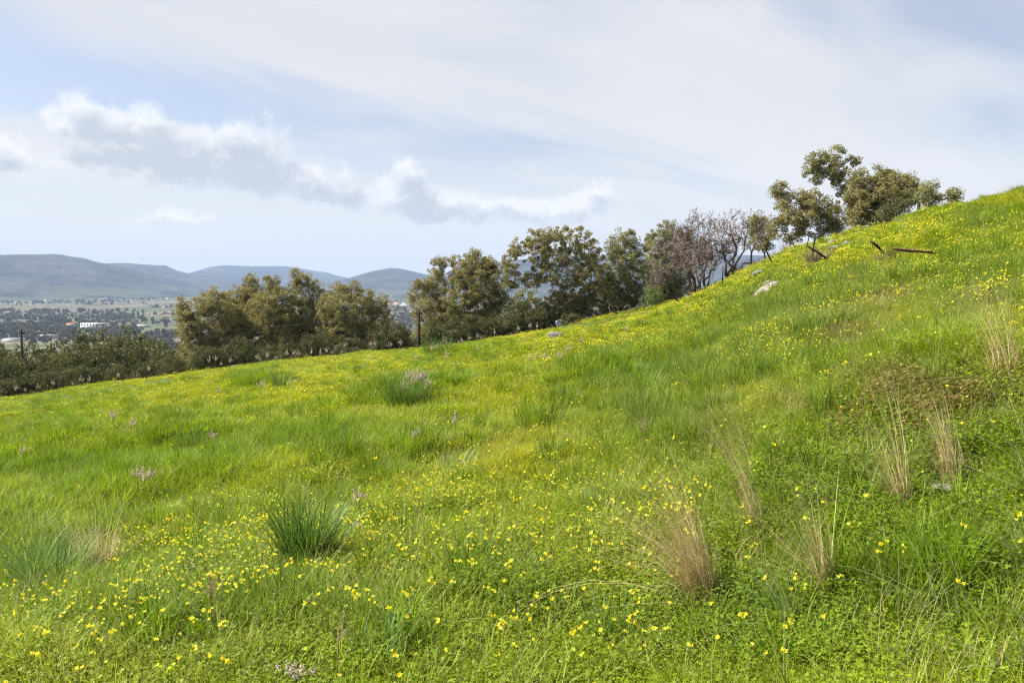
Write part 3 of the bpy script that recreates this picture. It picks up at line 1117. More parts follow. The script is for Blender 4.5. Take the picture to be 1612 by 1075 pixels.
T_ = [
    (482, 888, 112, 110, 620, tus_green, 'big dark green tussock of broad upright grass blades standing alone', 0.28, 0.6, 0.010, None),
    (640, 640, 55, 90, 700, tus_green, 'dark grass tussock growing round the dense asphodel clump on the mound', 0.3, 0.6, 0.008, None),
    (440, 612, 36, 34, 220, tus_green, 'small dark green grass tuft on the lime green ground near the crest', 0.25, 0.5, 0.009, None),
    (722, 738, 44, 100, 110, tus_grey, 'loose grey green grass tussock with thin spreading blades in mid slope', 0.6, 0.7, 0.006, None),
    (85, 930, 95, 150, 620, tus_blue, 'wide blue green grass tussock beside the straw clump', 0.28, 0.9, 0.009, None),
    (945, 800, 60, 90, 120, tus_grey, 'sprawling blue green grass tuft among flowers above the big straw clump', 0.55, 0.8, 0.007, None),
    (690, 552, 22, 70, 240, tus_green, 'rounded green grass hummock on the crest below the short utility pole', 0.3, 0.6, 0.012, None),
    (960, 1010, 95, 110, 120, tus_blue, 'pale blue green upright grass tuft in the foreground flowers', 0.22, 0.6, 0.007, None),
    (600, 1040, 80, 120, 140, tus_blue, 'foreground tuft of pale grass blades right of the dark flower spike', 0.25, 0.7, 0.007, None),
    (300, 705, 40, 60, 200, tus_green, 'dark lush grass tuft beside the compact pink seed head', 0.3, 0.6, 0.007, None),
]
for px, py, h, w, n, mat, lab, ln, cu, wd, ld in T_:
    tussock('grass_tussock', px, py, h, w, n, mat, lab, 'grass tussock', ln, cu, wd, ld)
LEFT = math.pi * 0.97
S_ = [
    (1112, 948, 250, 80, 420, 'big tan straw tussock leaning to the left, the thickest of them', 0.42, 0.9, 0.0036, LEFT),
    (1194, 838, 200, 36, 80, 'thin straw tussock leaning left uphill of the thickest one', 0.5, 0.6, 0.0034, LEFT),
    (1428, 800, 220, 36, 90, 'long leaning straw stalks rooted in dark clover on the right bank', 0.5, 0.4, 0.0036, LEFT),
    (1304, 935, 230, 50, 120, 'sparse straw tussock in the dark clover of the right foreground', 0.45, 0.45, 0.0034, LEFT),
    (156, 918, 105, 45, 200, 'short pale straw tussock between the blue green grass and the flowers', 0.2, 0.5, 0.006, None),
    (1502, 758, 130, 60, 150, 'thin brown grass tuft above the bare patch of soil', 0.3, 0.4, 0.003, LEFT),
    (1590, 590, 150, 80, 90, 'long pale straw stalks arching from the right bank', 0.7, 0.5, 0.004, LEFT),
    (1482, 702, 140, 50, 36, 'few pale arching straws rising from the burnet on the right bank', 0.55, 0.6, 0.004, LEFT),
]
for px, py, h, w, n, lab, ln, cu, wd, ld in S_:
    tussock('straw_tussock', px, py, h, w, n, straw_m, lab, 'straw tussock', ln * 1.05, cu, wd, ld, spread=0.95)
L_ = [
    (1632, 905, 190, 60, 34, 'fan of long grey green squill leaves reaching in above the right foreground'),
    (1636, 780, 190, 60, 40, 'fan of long arching squill leaves beside the bare patch of soil'),
    (1636, 1080, 200, 70, 34, 'fan of long grey green squill leaves in the lowest corner of the bank'),
    (1500, 985, 170, 60, 26, 'few long grey green leaves lying over the dark clover'),
    (1250, 990, 120, 50, 30, 'low spray of grey green leaves below the sparse straw tussock'),
]
for px, py, h, w, n, lab in L_:
    tussock('squill_plant', px, py, h, w, n, tus_grey, lab, 'leafy plant', 0.8, 0.8, 0.0085, LEFT, seg=6)
tussock('dead_forb', 45, 950, 62, 40, 90, twig_m, 'brown dried forb at the foot of the blue green grass tussock', 'dried plant', 0.4, 0.4, 0.0035)

# burnet patches (brown low shrub) on the right bank
for px, py, w, lab in ((1385, 640, 95, 'low brown burnet shrub spreading over the right bank'), (1480, 655, 80, 'low reddish brown burnet shrub behind the arching straws'),
                       (1320, 560, 50, 'small brown burnet shrub below the band of blue green grass')):
    g = ground_hit(px, py)
    k = g[1] / F
    R0 = w * k * 0.75
    Vv, Ff, bb = [], [], []
    off = 0
    for q in range(60):
        a, d = rng.random() * 6.283, R0 * math.sqrt(rng.random())
        v, f, b = trefoils(22, 0.09, 0.02, 0.17 * (1 - 0.5 * d / R0), 0.012)
        x, y = d * math.cos(a), d * math.sin(a) * 0.8
        v = v + (x, y, float(ground(g[0] + x, g[1] + y)) - g[2])
        Vv.append(v); Ff.append(f + off); bb.append(np.clip(b * 0.8 + rng.random() * 0.4, 0, 1)); off += len(v)
    tag(obj('burnet_shrub', np.vstack(Vv), np.vstack(Ff), burnet_m, attrs={'bt': np.concatenate(bb)}, loc=g), lab, 'shrub')

# ------------------------------------------------------------------ asphodels
asph_stalk = bark_mat('asphodel_stalk', (0.16, 0.10, 0.05), (0.22, 0.17, 0.07), 30)
asph_fl = leafy('asphodel_petals', (0.48, 0.36, 0.32), (0.78, 0.68, 0.63), 0.3, tcol=(1, 0.95, 0.9))
asph_bud = leafy('asphodel_buds', (0.30, 0.19, 0.14), (0.60, 0.43, 0.34), 0.1, tcol=(1, 0.9, 0.8))


def asphodel_proto(seed, bud=False, branches=4):
    r = np.random.default_rng(seed)
    root = empty('asphodel', (0, 0, 0), 'asphodel', 'flower')
    mb = MB()
    mb.tube([(0, 0, -0.03), (0.01, 0, 0.3), (0.0, 0.01, 0.62), (0.01, 0.01, 0.95)], (0.008, 0.007, 0.0055, 0.002), 5)
    sp = [((0.01, 0.01, 0.62), (0.01, 0.01, 0.98))]
    for b in range(branches):
        a = r.random() * 6.283
        z0 = 0.45 + 0.22 * r.random()
        e = np.array((math.cos(a) * 0.15, math.sin(a) * 0.15, z0 + 0.16 + 0.18 * r.random()))
        mb.tube([(0.005, 0.005, z0), (e[0] * 0.6, e[1] * 0.6, z0 + 0.08), e], (0.0032, 0.0026, 0.0012), 4)
        sp.append((np.array((e[0] * 0.55, e[1] * 0.55, z0 + 0.07)), e))
    mb.build('stalk', asph_stalk, root)
    for s, e in sp:
        s, e = np.asarray(s), np.asarray(e)
        Vv, Ff, bb, off = [], [], [], 0
        n = int(34 * np.linalg.norm(e - s) / 0.3) + 6
        for q in range(n):
            t = r.random()
            c = s + (e - s) * t
            a = r.random() * 6.283
            out = np.array((math.cos(a), math.sin(a), 0.5))
            size = (0.010 if bud else 0.018) * (1.15 - 0.6 * t)
            v, f = corolla(c + out * 0.010, out, size, r)
            Vv.append(v); Ff.append(f + off); bb.append(np.full(len(v), r.random())); off += len(v)
        obj('flower_spike', np.vstack(Vv), np.vstack(Ff), asph_bud if bud else asph_fl, root, attrs={'bt': np.concatenate(bb)})
    v, f, bt = blades(12, 0.03, (0.18, 0.36), 0.012, 0.5, 0.8, 4, r)
    obj('leaf_rosette', v, f, tus_grey, root, attrs={'bt': bt})
    return root


AP = [asphodel_proto(1), asphodel_proto(2, False, 5), asphodel_proto(3, False, 3), asphodel_proto(4, True, 4), asphodel_proto(5, True, 1)]
used = set()


def asphodel(px, py, hpx, kind, label, group=None):
    g = ground_hit(px, py)
    h = hpx * g[1] / F
    o = AP[kind] if kind not in used else copy_tree(AP[kind])
    used.add(kind)
    o.location = g
    s = h / 0.98
    w = min(max(s * 1.1, 0.45 if g[1] < 12 else 0.6), 1.1)
    o.scale = (w, w, s)
    o.rotation_euler = (rng.normal(0, 0.06), rng.normal(0, 0.06), rng.random() * 6.28)
    o['label'] = label
    if group:
        o['group'] = group
    elif 'group' in o:
        del o['group']


asphodel(335, 1018, 128, 3, 'brown budding asphodel with a thin bare stalk in the foreground flowers')
asphodel(527, 1092, 130, 4, 'dark single flower spike rising at the lower edge of the foreground')
asphodel(450, 1096, 58, 1, 'pink white asphodel heads left of the dark single spike')
asphodel(474, 1094, 50, 2, 'smaller pink asphodel head touching the dark single spike side')
asphodel(566, 820, 58, 1, 'pale asphodel right of the big dark green tussock')
asphodel(652, 712, 42, 0, 'pale asphodel in mid slope left of the loose grey green tussock')
asphodel(716, 690, 46, 2, 'tall pale asphodel rising behind the loose grey green tussock')
asphodel(1010, 728, 84, 3, 'reddish asphodel with few flowers on the slope above the big straw tussock')
asphodel(565, 850, 30, 0, 'short asphodel below the pale one right of the big dark tussock')
g_c = 'asphodels of the dense clump on the mound'
for px, py, h in ((636, 640, 50), (648, 634, 54), (656, 636, 62), (664, 630, 52), (672, 636, 44), (642, 622, 44)):
    asphodel(px, py, h, rng.integers(0, 3), 'pink white asphodel in the dense clump round the dark tussock on the mound', g_c)
g_c = 'asphodels scattered below the grey boulder'
for px, py, h in ((836, 582, 26), (846, 580, 30), (856, 576, 22), (880, 578, 26), (893, 566, 24), (686, 572, 34), (702, 578, 28), (915, 548, 18), (752, 560, 18), (655, 575, 20), (985, 530, 18)):
    asphodel(px, py, h, rng.integers(0, 3), 'pale asphodel standing in the lime green grass below the crest trees', g_c)
g_c = 'asphodels in the lush grass'
for px, py, h in ((218, 782, 52), (229, 786, 54), (238, 778, 46), (178, 684, 40), (206, 690, 36), (44, 728, 30), (345, 630, 24), (410, 625, 28), (285, 660, 20)):
    asphodel(px, py, h, rng.integers(0, 3), 'pale asphodel standing in the lush dark grass below the olive trees', g_c)
asphodel(336, 706, 30, 1, 'compact pink flower head in the dark lush grass tuft')
g_c = 'asphodels along the crest'
for px in (28, 42, 62, 85, 115, 128, 142, 185, 218, 235, 330, 338, 346, 362, 402, 408, 420, 433, 449, 462, 468, 488, 503, 512, 521, 536, 545, 582, 590, 610, 616, 627, 690, 704, 722, 727, 740, 752, 758, 778, 815, 834, 846):
    py = float(np.interp(px, CREST[:, 0], CREST[:, 1])) + 3
    asphodel(px, py, rng.uniform(13, 24), rng.integers(0, 3), 'pale asphodel on the crest in front of the ' + ('left corner olive trees' if px < 300 else 'left grove and its olive bushes' if px < 640 else 'middle grove'), g_c)

# ------------------------------------------------------------------ stones, posts, rail and dead bush
stone_m = rock_mat('limestone', (0.13, 0.115, 0.10), (0.27, 0.24, 0.215), (0.08, 0.075, 0.06))
grey_m = rock_mat('grey_stone', (0.10, 0.098, 0.095), (0.20, 0.19, 0.18), (0.06, 0.06, 0.05))


def ico(sub=3):
    import bmesh
    bm = bmesh.new()
    bmesh.ops.create_icosphere(bm, subdivisions=sub, radius=1)
    v = np.array([q.co[:] for q in bm.verts])
    f = np.array([[q.index for q in fc.verts] for fc in bm.faces])
    bm.free()
    return v, f


IV, IF = ico(4)
soil_stone = rock_mat('soiled_stone', (0.13, 0.11, 0.085), (0.26, 0.23, 0.19), (0.07, 0.06, 0.045), 14)


def rock(px, py, wpx, hpx, dpx, mat, label, seed, rz=0.0, tilt=0.0, flat=0.6, name='boulder'):
    g = ground_hit(px, py)
    k = g[1] / F
    r = np.random.default_rng(seed)
    v = IV.copy()
    for q in range(14):                                   # cut facets
        n = r.normal(0, 1, 3)
        n /= np.linalg.norm(n)
        d = 0.62 + 0.3 * r.random()
        dd = v @ n
        v = v - np.outer(np.maximum(dd - d, 0), n) * 0.92
    v = v * (1 + 0.10 * (fbm(v[:, 0] * 2 + seed, v[:, 1] * 2 + v[:, 2] * 3, 3) - 0.5)[:, None])
    v = v * (wpx * k * 0.55, dpx * k * 0.55, hpx * k * 0.75)
    o = obj(name, v, IF, mat, loc=g + (0, 0, hpx * k * 0.16 + 0.01))
    o.rotation_euler = (0, tilt, rz)
    return tag(o, label, 'rock')


rock(875, 531, 28, 10, 26, grey_m, 'grey rounded boulder half sunk in the grass on the crest', 1)
rock(1204, 464, 62, 12, 38, stone_m, 'long pale slab of rock lying down the slope among yellow flowers', 2, 0.15, -0.62, name='rock_slab')
rock(1212, 448, 17, 8, 20, stone_m, 'small pale block at the upper end of the long rock slab', 3, 0.2, -0.3, name='rock_slab')
rock(1192, 472, 24, 7, 20, stone_m, 'pale stone at the lower end of the long rock slab', 13, 0.2, -0.6, name='rock_slab')
rock(1157, 482, 15, 8, 14, stone_m, 'small pale stone in the grass downhill of the long rock slab', 4, 0.0, -0.5)
rock(1193, 434, 22, 9, 18, grey_m, 'dark grey stone among flowers above the long rock slab', 5, 0.0, -0.4)
rock(1333, 386, 13, 8, 14, stone_m, 'squared pale stone lying apart near the leaning posts', 6)
rock(1309, 384, 11, 8, 12, grey_m, 'rounded grey stone on top of the little heap of stones', 7)
rock(1299, 391, 15, 7, 15, stone_m, 'buff stone on the flank of the little heap nearest the posts', 8)
rock(1314, 393, 17, 7, 15, stone_m, 'broad buff stone at the foot of the little heap', 9)
rock(368, 578, 14, 7, 14, stone_m, 'pale stone on the crest in front of the olive bushes', 10)
rock(1487, 772, 36, 9, 36, soil_stone, 'flat dull stone in the bare patch under the brown grass tuft', 11)
rock(1490, 362, 8, 6, 8, stone_m, 'tiny white stone in yellow flowers above the rusty rail', 12)

post_m = bark_mat('post_wood', (0.022, 0.017, 0.013), (0.06, 0.045, 0.032), 25)
rust_m = bark_mat('rusty_iron', (0.05, 0.025, 0.014), (0.15, 0.07, 0.035), 18)


def post(p0, p1, wpx, label, mat=post_m, name='fence_post', square=False, y1=None):
    g = ground_hit(*p1)
    y = g[1]
    a, b = at(*p0, y if y1 is None else y1), g
    d = (b - a) / np.linalg.norm(b - a)
    b = b + d * 0.25
    w = wpx * y / F * 0.5
    t = np.linspace(0, 1, 5)[:, None]
    pts_ = a + (b - a) * t + rng.normal(0, 0.006, (5, 3)) - g
    mb = MB()
    mb.tube(pts_, w * np.array((0.92, 1, 1.0, 1.04, 1.05)), 4 if square else 7)
    return tag(mb.build(name, mat, loc=g), label, 'rail' if 'rail' in name else 'fence post')


post((1203, 389), (1217, 416), 2.6, 'dark fence post leaning uphill between bare tree and right hand trees')
post((1138, 419), (1137, 452), 2.2, 'thin upright iron fence post in front of the dense bare tree')
post((1049, 456), (1070, 470), 2.4, 'fallen dark stake lying below the dense bare tree, lower of two')
post((1088, 452), (1100, 467), 2.6, 'short leaning stake below the dense bare tree, upper of two')
post((1284, 371), (1277, 414), 2.8, 'upright dark fence post standing in the dead thorn bush')
post((1275, 368), (1269, 392), 1.8, 'thin fence stake just behind the dead thorn bush')
post((1272, 388), (1310, 412), 3.4, 'thick dark post lying across the dead thorn bush')
post((1371, 380), (1394, 399), 4.4, 'short thick black post leaning over the dry plants left of the rail', square=True)
post((1416, 408), (1432, 426), 2.2, 'thin dark stake lying in the grass below the rusty rail')
g0, g1 = ground_hit(1407, 398), ground_hit(1480, 405)
yr = min(g0[1], g1[1]) - 0.1
a, b = at(1406, 391.5, yr), at(1481, 399, yr)
mb = MB()
mb.tube(np.array([a, a + (b - a) * 0.35 + (0, 0, -0.01), a + (b - a) * 0.7, b]) - a, np.array((0.95, 1.0, 0.95, 0.92)) * 2.3 * yr / F, 4)
tag(mb.build('rusty_rail', rust_m, loc=a), 'rusty iron rail lying level on the grass among yellow flowers', 'rail')


# ------------------------------------------------------------------ woody plants
def limb(mb, a, b, r0, r1, r, wob=0.08, seg=5, sides=5, sag=0.0):
    a, b = np.asarray(a, float), np.asarray(b, float)
    L = np.linalg.norm(b - a)
    t = np.linspace(0, 1, seg + 1)
    p = a + (b - a) * t[:, None]
    p[1:-1] += r.normal(0, wob * L * 0.5, (seg - 1, 3))
    p[:, 2] += sag * L * np.sin(t * math.pi)
    mb.tube(p, r0 + (r1 - r0) * t ** 0.8, sides, False)
    return p


def leaves(centres, radii, per, size, r, aspect=0.5, clump_bt=None, droop=0.0, flat=0.8):
    """small diamond leaves scattered round each clump centre"""
    n = len(centres)
    N = n * per
    c = np.repeat(centres, per, 0)
    rad = np.repeat(radii, per)
    d = r.normal(0, 1, (N, 3))
    d /= np.linalg.norm(d, axis=1)[:, None]
    pos = c + d * (rad * (0.35 + 0.65 * r.random(N) ** 0.6))[:, None] * (1, 1, flat)
    ax = r.normal(0, 1, (N, 3)) + d * 0.6
    ax[:, 2] -= droop
    ax /= np.linalg.norm(ax, axis=1)[:, None]
    sd = np.cross(ax, r.normal(0, 1, (N, 3)))
    sd /= np.linalg.norm(sd, axis=1)[:, None] + 1e-9
    s = (size * (0.6 + 0.8 * r.random(N)))[:, None]
    Vv = np.stack((pos - ax * s * 0.5, pos + sd * s * aspect * 0.5, pos + ax * s * 0.5, pos - sd * s * aspect * 0.5), 1).reshape(-1, 3)
    Ff = np.arange(N * 4).reshape(-1, 4)
    cb = r.random(n) if clump_bt is None else clump_bt
    bt = np.clip(np.repeat(cb, per) * 0.65 + r.random(N) * 0.45 - 0.05, 0, 1)
    return Vv, Ff, np.repeat(bt, 4)


oak_leaf = leafy('oak_leaf', (0.098, 0.090, 0.034), (0.335, 0.288, 0.128), 0.3, 0.6, 0.2)
oak_leaf_gr = leafy('oak_leaf_green', (0.092, 0.094, 0.038), (0.300, 0.282, 0.130), 0.3, 0.6, 0.2)
olive_leaf = leafy('olive_leaf', (0.050, 0.055, 0.022), (0.150, 0.145, 0.065), 0.2, 0.7, 0.1)
green_leaf = leafy('shrub_leaf', (0.060, 0.095, 0.016), (0.12, 0.17, 0.03), 0.25)
bark_d = bark_mat('dark_bark', (0.035, 0.028, 0.022), (0.11, 0.09, 0.07), 6)
bark_p = bark_mat('pale_bark', (0.10, 0.085, 0.07), (0.26, 0.23, 0.20), 5)
bark_b = bark_mat('bare_bark', (0.060, 0.045, 0.038), (0.17, 0.125, 0.105), 9)


def evergreen(label, y, base_px, lobes, seed, mat=oak_leaf, stems=3, group=None, leaf=0.094, per=72, dens=1.0, loose=0.0):
    """lobes: photo (px, py, radius) of the leaf masses; each gets its own depth"""
    r = np.random.default_rng(seed)
    if group and ('left' in group or 'middle' in group):          # skirts hang nearly to the ground
        lowest = max(q[1] for q in lobes)
        xs = [q[0] for q in lobes]
        lobes = lobes + [(min(xs) + (max(xs) - min(xs)) * t, lowest + r.uniform(2, 12), r.uniform(14, 19)) for t in (0.2, 0.42, 0.62, 0.82)]
    bx = (base_px - 806) / F * y
    g = np.array((bx, y, float(ground(bx, y))))
    root = empty('evergreen_tree', g, label, 'tree', group)
    mb = MB()
    forks = []
    lo = np.array([at(px, py, y) for px, py, q in lobes]) - g
    rad = np.array([q for _, _, q in lobes]) * y / F * (1.38 if group and 'upper' in group else 1.08 if group and 'left' in group else 1.15)
    low = max(lo[:, 2].min() - 0.8, 0.8)
    for s in range(stems):
        tgt = lo[r.integers(len(lo))]
        f_ = np.array((tgt[0] * 0.35 + r.normal(0, 0.25), r.normal(0, 0.5), low * (0.7 + 0.5 * r.random())))
        limb(mb, (r.normal(0, 0.15), r.normal(0, 0.15), -0.3), f_, 0.12, 0.08, r, 0.08, 5, 7)
        forks.append(f_)
    forks = np.array(forks)
    C_, R_, B_ = [], [], []
    ends = []
    order = np.argsort(lo[:, 2])
    nodes = list(forks)
    nrad = [0.12] * len(forks)
    for k in order:
        c = lo[k].copy()
        c[1] += r.normal(0, 0.5) * max(rad[k], 0.6) * 1.3
        nd = np.array(nodes)
        dd = np.linalg.norm(nd - c, axis=1) + np.maximum(nd[:, 2] - c[2], 0) * 3
        q = int(np.argmin(dd))
        r0 = max(min(nrad[q], 0.08) * 0.8, 0.022)
        limb(mb, nodes[q], c, r0, r0 * 0.55, r, 0.10, 5, 5)
        nodes.append(c)
        nrad.append(r0 * 0.75)
        R0 = rad[k]
        R0 = R0 * 1.18
        if group and 'upper' in group:
            dens_k = dens * 1.1
        else:
            dens_k = dens
        n = max(int(44 * dens_k * (R0 / 0.9) ** 2), 10)
        d = r.normal(0, 1, (n, 3))
        d /= np.linalg.norm(d, axis=1)[:, None]
        rr_ = R0 * (0.30 + 0.72 * r.random(n) ** 0.55)
        cc = c + d * rr_[:, None] * (1.0, 1.1, 0.92)
        for e in cc[:: 2]:
            limb(mb, c + (e - c) * 0.05, e, r0 * 0.28 + 0.006, 0.005, r, 0.12, 3, 3)
        C_.append(cc)
        R_.append(r.uniform(0.16, 0.34, n) * (1 - 0.3 * loose))
        B_.append(np.clip(0.30 + 0.45 * r.random(n) + 0.25 * r.random(), 0, 1))
    mb.build('trunk', mat_bark[mat.name], root, True)
    v, f, bt = leaves(np.vstack(C_), np.concatenate(R_), per, leaf, r, 0.55, np.concatenate(B_))
    obj('crown', v, f, mat, root, attrs={'bt': bt})
    return root


mat_bark = {oak_leaf.name: bark_d, oak_leaf_gr.name: bark_d, olive_leaf.name: bark_d, green_leaf.name: bark_d}
gL = 'evergreen trees of the left hand grove'
Y1 = 60
evergreen('broad brown green evergreen tree at the valley end of the left grove', Y1, 330,
          [(290, 490, 13), (309, 511, 20), (325, 478, 15), (347, 472, 17), (342, 500, 24), (316, 530, 18), (352, 527, 24), (298, 505, 12), (285, 478, 8), (330, 548, 18)], 21, group=gL)
evergreen('evergreen tree with a pointed tuft top, second of the left grove', Y1 + 2, 385,
          [(369, 468, 17), (390, 447, 11), (399, 438, 7), (377, 495, 24), (404, 462, 15), (393, 505, 24), (372, 520, 22), (404, 530, 22), (386, 470, 16), (383, 548, 18)], 22, group=gL)
evergreen('dense evergreen tree with a round upper tuft in the middle of the left grove', Y1, 436,
          [(428, 443, 10), (432, 458, 14), (424, 487, 22), (448, 474, 18), (446, 503, 24), (422, 510, 20), (440, 528, 22), (412, 474, 13), (455, 540, 16)], 23, group=gL)
evergreen('tallest evergreen of the left grove with loose open top branches', Y1 + 1, 483,
          [(463, 431, 7), (469, 439, 8), (484, 434, 6), (480, 447, 9), (496, 455, 12), (478, 471, 18), (473, 497, 24), (506, 481, 16), (500, 507, 22), (470, 525, 20), (495, 530, 18), (460, 452, 9)], 24, group=gL)
evergreen('wide spreading evergreen at the uphill side of the left grove', Y1 - 1, 545,
          [(520, 478, 16), (533, 461, 14), (556, 457, 13), (574, 470, 14), (548, 484, 22), (522, 500, 20), (560, 503, 20), (540, 525, 20), (578, 490, 14), (566, 525, 16), (515, 522, 18)], 25, group=gL)
evergreen('small loose evergreen outlier by the low olive bushes of the left grove', Y1, 598,
          [(588, 478, 8), (601, 474, 9), (610, 486, 10), (606, 500, 10), (590, 496, 10), (582, 515, 9)], 26, group=gL, dens=0.7)
gM = 'evergreen trees of the middle grove'
evergreen('slender evergreen with ragged side tufts nearest the short utility pole', 56, 690,
          [(666, 448, 10), (694, 420, 11), (692, 412, 7), (652, 468, 9), (684, 440, 14), (686, 465, 20), (672, 490, 16), (694, 492, 22), (655, 450, 7), (712, 410, 8), (700, 515, 20), (680, 520, 14)], 31, group=gM)
evergreen('tall conical evergreen in the middle grove next to the slender one', 55, 748,
          [(744, 398, 8), (742, 412, 16), (724, 434, 20), (762, 418, 15), (778, 422, 12), (750, 448, 26), (728, 475, 26), (784, 450, 16), (762, 480, 26), (714, 505, 20), (788, 478, 16), (745, 508, 22), (775, 508, 18)], 32, group=gM)
evergreen('largest evergreen with a wide open crown on many slanting stems', 54, 892,
          [(800, 420, 11), (818, 392, 14), (847, 379, 16), (884, 371, 15), (912, 378, 15), (932, 394, 12), (848, 405, 18), (876, 402, 20), (906, 406, 18), (938, 412, 13), (812, 440, 12), (838, 438, 14), (866, 432, 16), (926, 436, 20), (900, 440, 16), (944, 460, 18), (918, 470, 20), (886, 468, 16), (862, 372, 10), (800, 404, 8)], 33, group=gM, stems=6, loose=0.5)
evergreen('low bushy evergreen under the wide open crown, reaching the crest', 52, 826,
          [(815, 488, 14), (835, 492, 13), (825, 505, 14), (848, 503, 12), (808, 506, 14)], 34, olive_leaf, group=gM)
evergreen('round headed grey green evergreen between the open crown and the bare trees', 55, 984,
          [(980, 376, 14), (966, 396, 14), (1001, 392, 14), (985, 410, 20), (966, 432, 18), (1005, 436, 20), (980, 458, 24), (1004, 470, 20), (958, 462, 18), (965, 488, 16), (990, 486, 16)], 35, oak_leaf_gr, group=gM)
evergreen('round headed evergreen half hidden behind the dense bare tree', 58, 1046,
          [(1048, 362, 12), (1034, 378, 14), (1062, 375, 14), (1040, 400, 20), (1068, 400, 20), (1035, 425, 20), (1060, 430, 20), (1030, 450, 16)], 36, oak_leaf_gr, group=gM)
gR = 'evergreen trees behind the upper crest'
evergreen('leaning evergreen with one long bare limb and tall feathery left top', 46, 1376,
          [(1284, 256, 10), (1300, 248, 8), (1313, 243, 9), (1276, 272, 9), (1290, 276, 9), (1304, 270, 9), (1341, 252, 6), (1326, 264, 10), (1318, 281, 9), (1334, 284, 10), (1296, 262, 8), (1330, 300, 8), (1342, 316, 9), (1345, 298, 8), (1352, 330, 9)], 41, oak_leaf_gr, group=gR, stems=2, dens=0.85, loose=0.3, leaf=0.095)
evergreen('dense dark evergreen forming the heart of the right hand group', 44, 1384,
          [(1352, 283, 11), (1378, 278, 11), (1402, 283, 12), (1366, 302, 17), (1392, 304, 18), (1416, 296, 11), (1348, 318, 15), (1374, 328, 18), (1404, 322, 16), (1350, 340, 12), (1420, 312, 10), (1372, 347, 11), (1395, 338, 12), (1350, 352, 8)], 42, oak_leaf, group=gR, leaf=0.095)
evergreen('slim evergreen on thin pale stems beside the dense dark one', 43, 1437,
          [(1434, 283, 7), (1442, 290, 8), (1428, 296, 8), (1440, 302, 8), (1432, 310, 8)], 43, oak_leaf_gr, group=gR, dens=0.8, leaf=0.095)
evergreen('lowest small evergreen at the upper end of the right hand group', 40, 1466,
          [(1456, 298, 8), (1466, 304, 9), (1478, 308, 9), (1490, 309, 7), (1450, 310, 8), (1470, 315, 8), (1497, 313, 4)], 44, oak_leaf_gr, group=gR, leaf=0.09)
evergreen('open evergreen at the lower end of the right hand group, sky showing under it', 47, 1266,
          [(1232, 296, 8), (1225, 304, 6), (1242, 312, 10), (1230, 322, 7), (1268, 312, 11), (1287, 312, 10), (1262, 332, 15), (1300, 328, 12), (1282, 342, 15), (1240, 346, 12), (1315, 345, 14), (1225, 362, 10), (1255, 360, 9), (1300, 358, 9), (1222, 345, 8), (1268, 368, 8), (1290, 366, 8), (1320, 358, 9), (1245, 372, 7)], 45, oak_leaf, group=gR, dens=0.85, leaf=0.095)
evergreen('small round evergreen just behind the open bare tree', 52, 1194,
          [(1192, 347, 9), (1200, 356, 9), (1186, 360, 9), (1196, 370, 9), (1206, 372, 7), (1190, 382, 9), (1202, 388, 8)], 46, oak_leaf_gr, stems=1, group=gR)
evergreen('low grey shrub on the crest under the dense dark evergreen', 38, 1412,
          [(1404, 334, 8), (1418, 328, 9), (1428, 322, 7), (1395, 340, 7)], 47, olive_leaf, group=gR, leaf=0.08)
evergreen('bright green conical shrub beside the dense bare tree', 47, 1028,
          [(1030, 458, 8), (1026, 468, 11), (1036, 470, 10), (1020, 478, 9), (1040, 479, 9)], 48, green_leaf, stems=1, leaf=0.07, per=70)

# olives: a few made, then copied
olive_proto = []
for s in range(4):
    r = np.random.default_rng(70 + s)
    root = empty('olive_tree', (0, 0, 0), 'olive', 'tree')
    mb = MB()
    C_, R_ = [], []
    nl = 7
    for q in range(2):
        limb(mb, (r.normal(0, 0.1), r.normal(0, 0.1), -0.5), (r.normal(0, 0.3), r.normal(0, 0.3), 1.2), 0.17, 0.12, r, 0.1, 4, 7)
    for q in range(nl):
        a = q * 6.283 / nl + r.normal(0, 0.3)
        c = np.array((math.cos(a) * r.uniform(0.5, 1.25), math.sin(a) * r.uniform(0.5, 1.25), r.uniform(1.5, 3.0)))
        if q == 0:
            c = np.array((0.0, 0.0, 3.0))
        limb(mb, (0, 0, 1.0), c, 0.08, 0.03, r, 0.1, 4, 5)
        n = 34
        d = r.normal(0, 1, (n, 3))
        d /= np.linalg.norm(d, axis=1)[:, None]
        R0 = r.uniform(0.7, 1.0)
        C_.append(c + d * (R0 * (0.3 + 0.7 * r.random(n) ** 0.5))[:, None] * (1, 1, 0.95))
        R_.append(r.uniform(0.16, 0.36, n))
    mb.build('trunk', bark_d, root, True)
    v, f, bt = leaves(np.vstack(C_), np.concatenate(R_), 60, 0.12, r, 0.42, flat=1.0)
    obj('crown', v, f, olive_leaf, root, attrs={'bt': bt})
    olive_proto.append(root)
gO1, gO2, gO3 = 'olive trees below the crest in the left corner', 'olive bushes along the foot of the left grove', 'olive bushes along the foot of the middle grove'
lO1 = 'dark grey green olive tree in the mass below the crest left of the grove'
lO2 = 'low grey green olive bush along the foot of the left grove'
lO3 = 'low grey green olive bush along the foot of the middle grove'
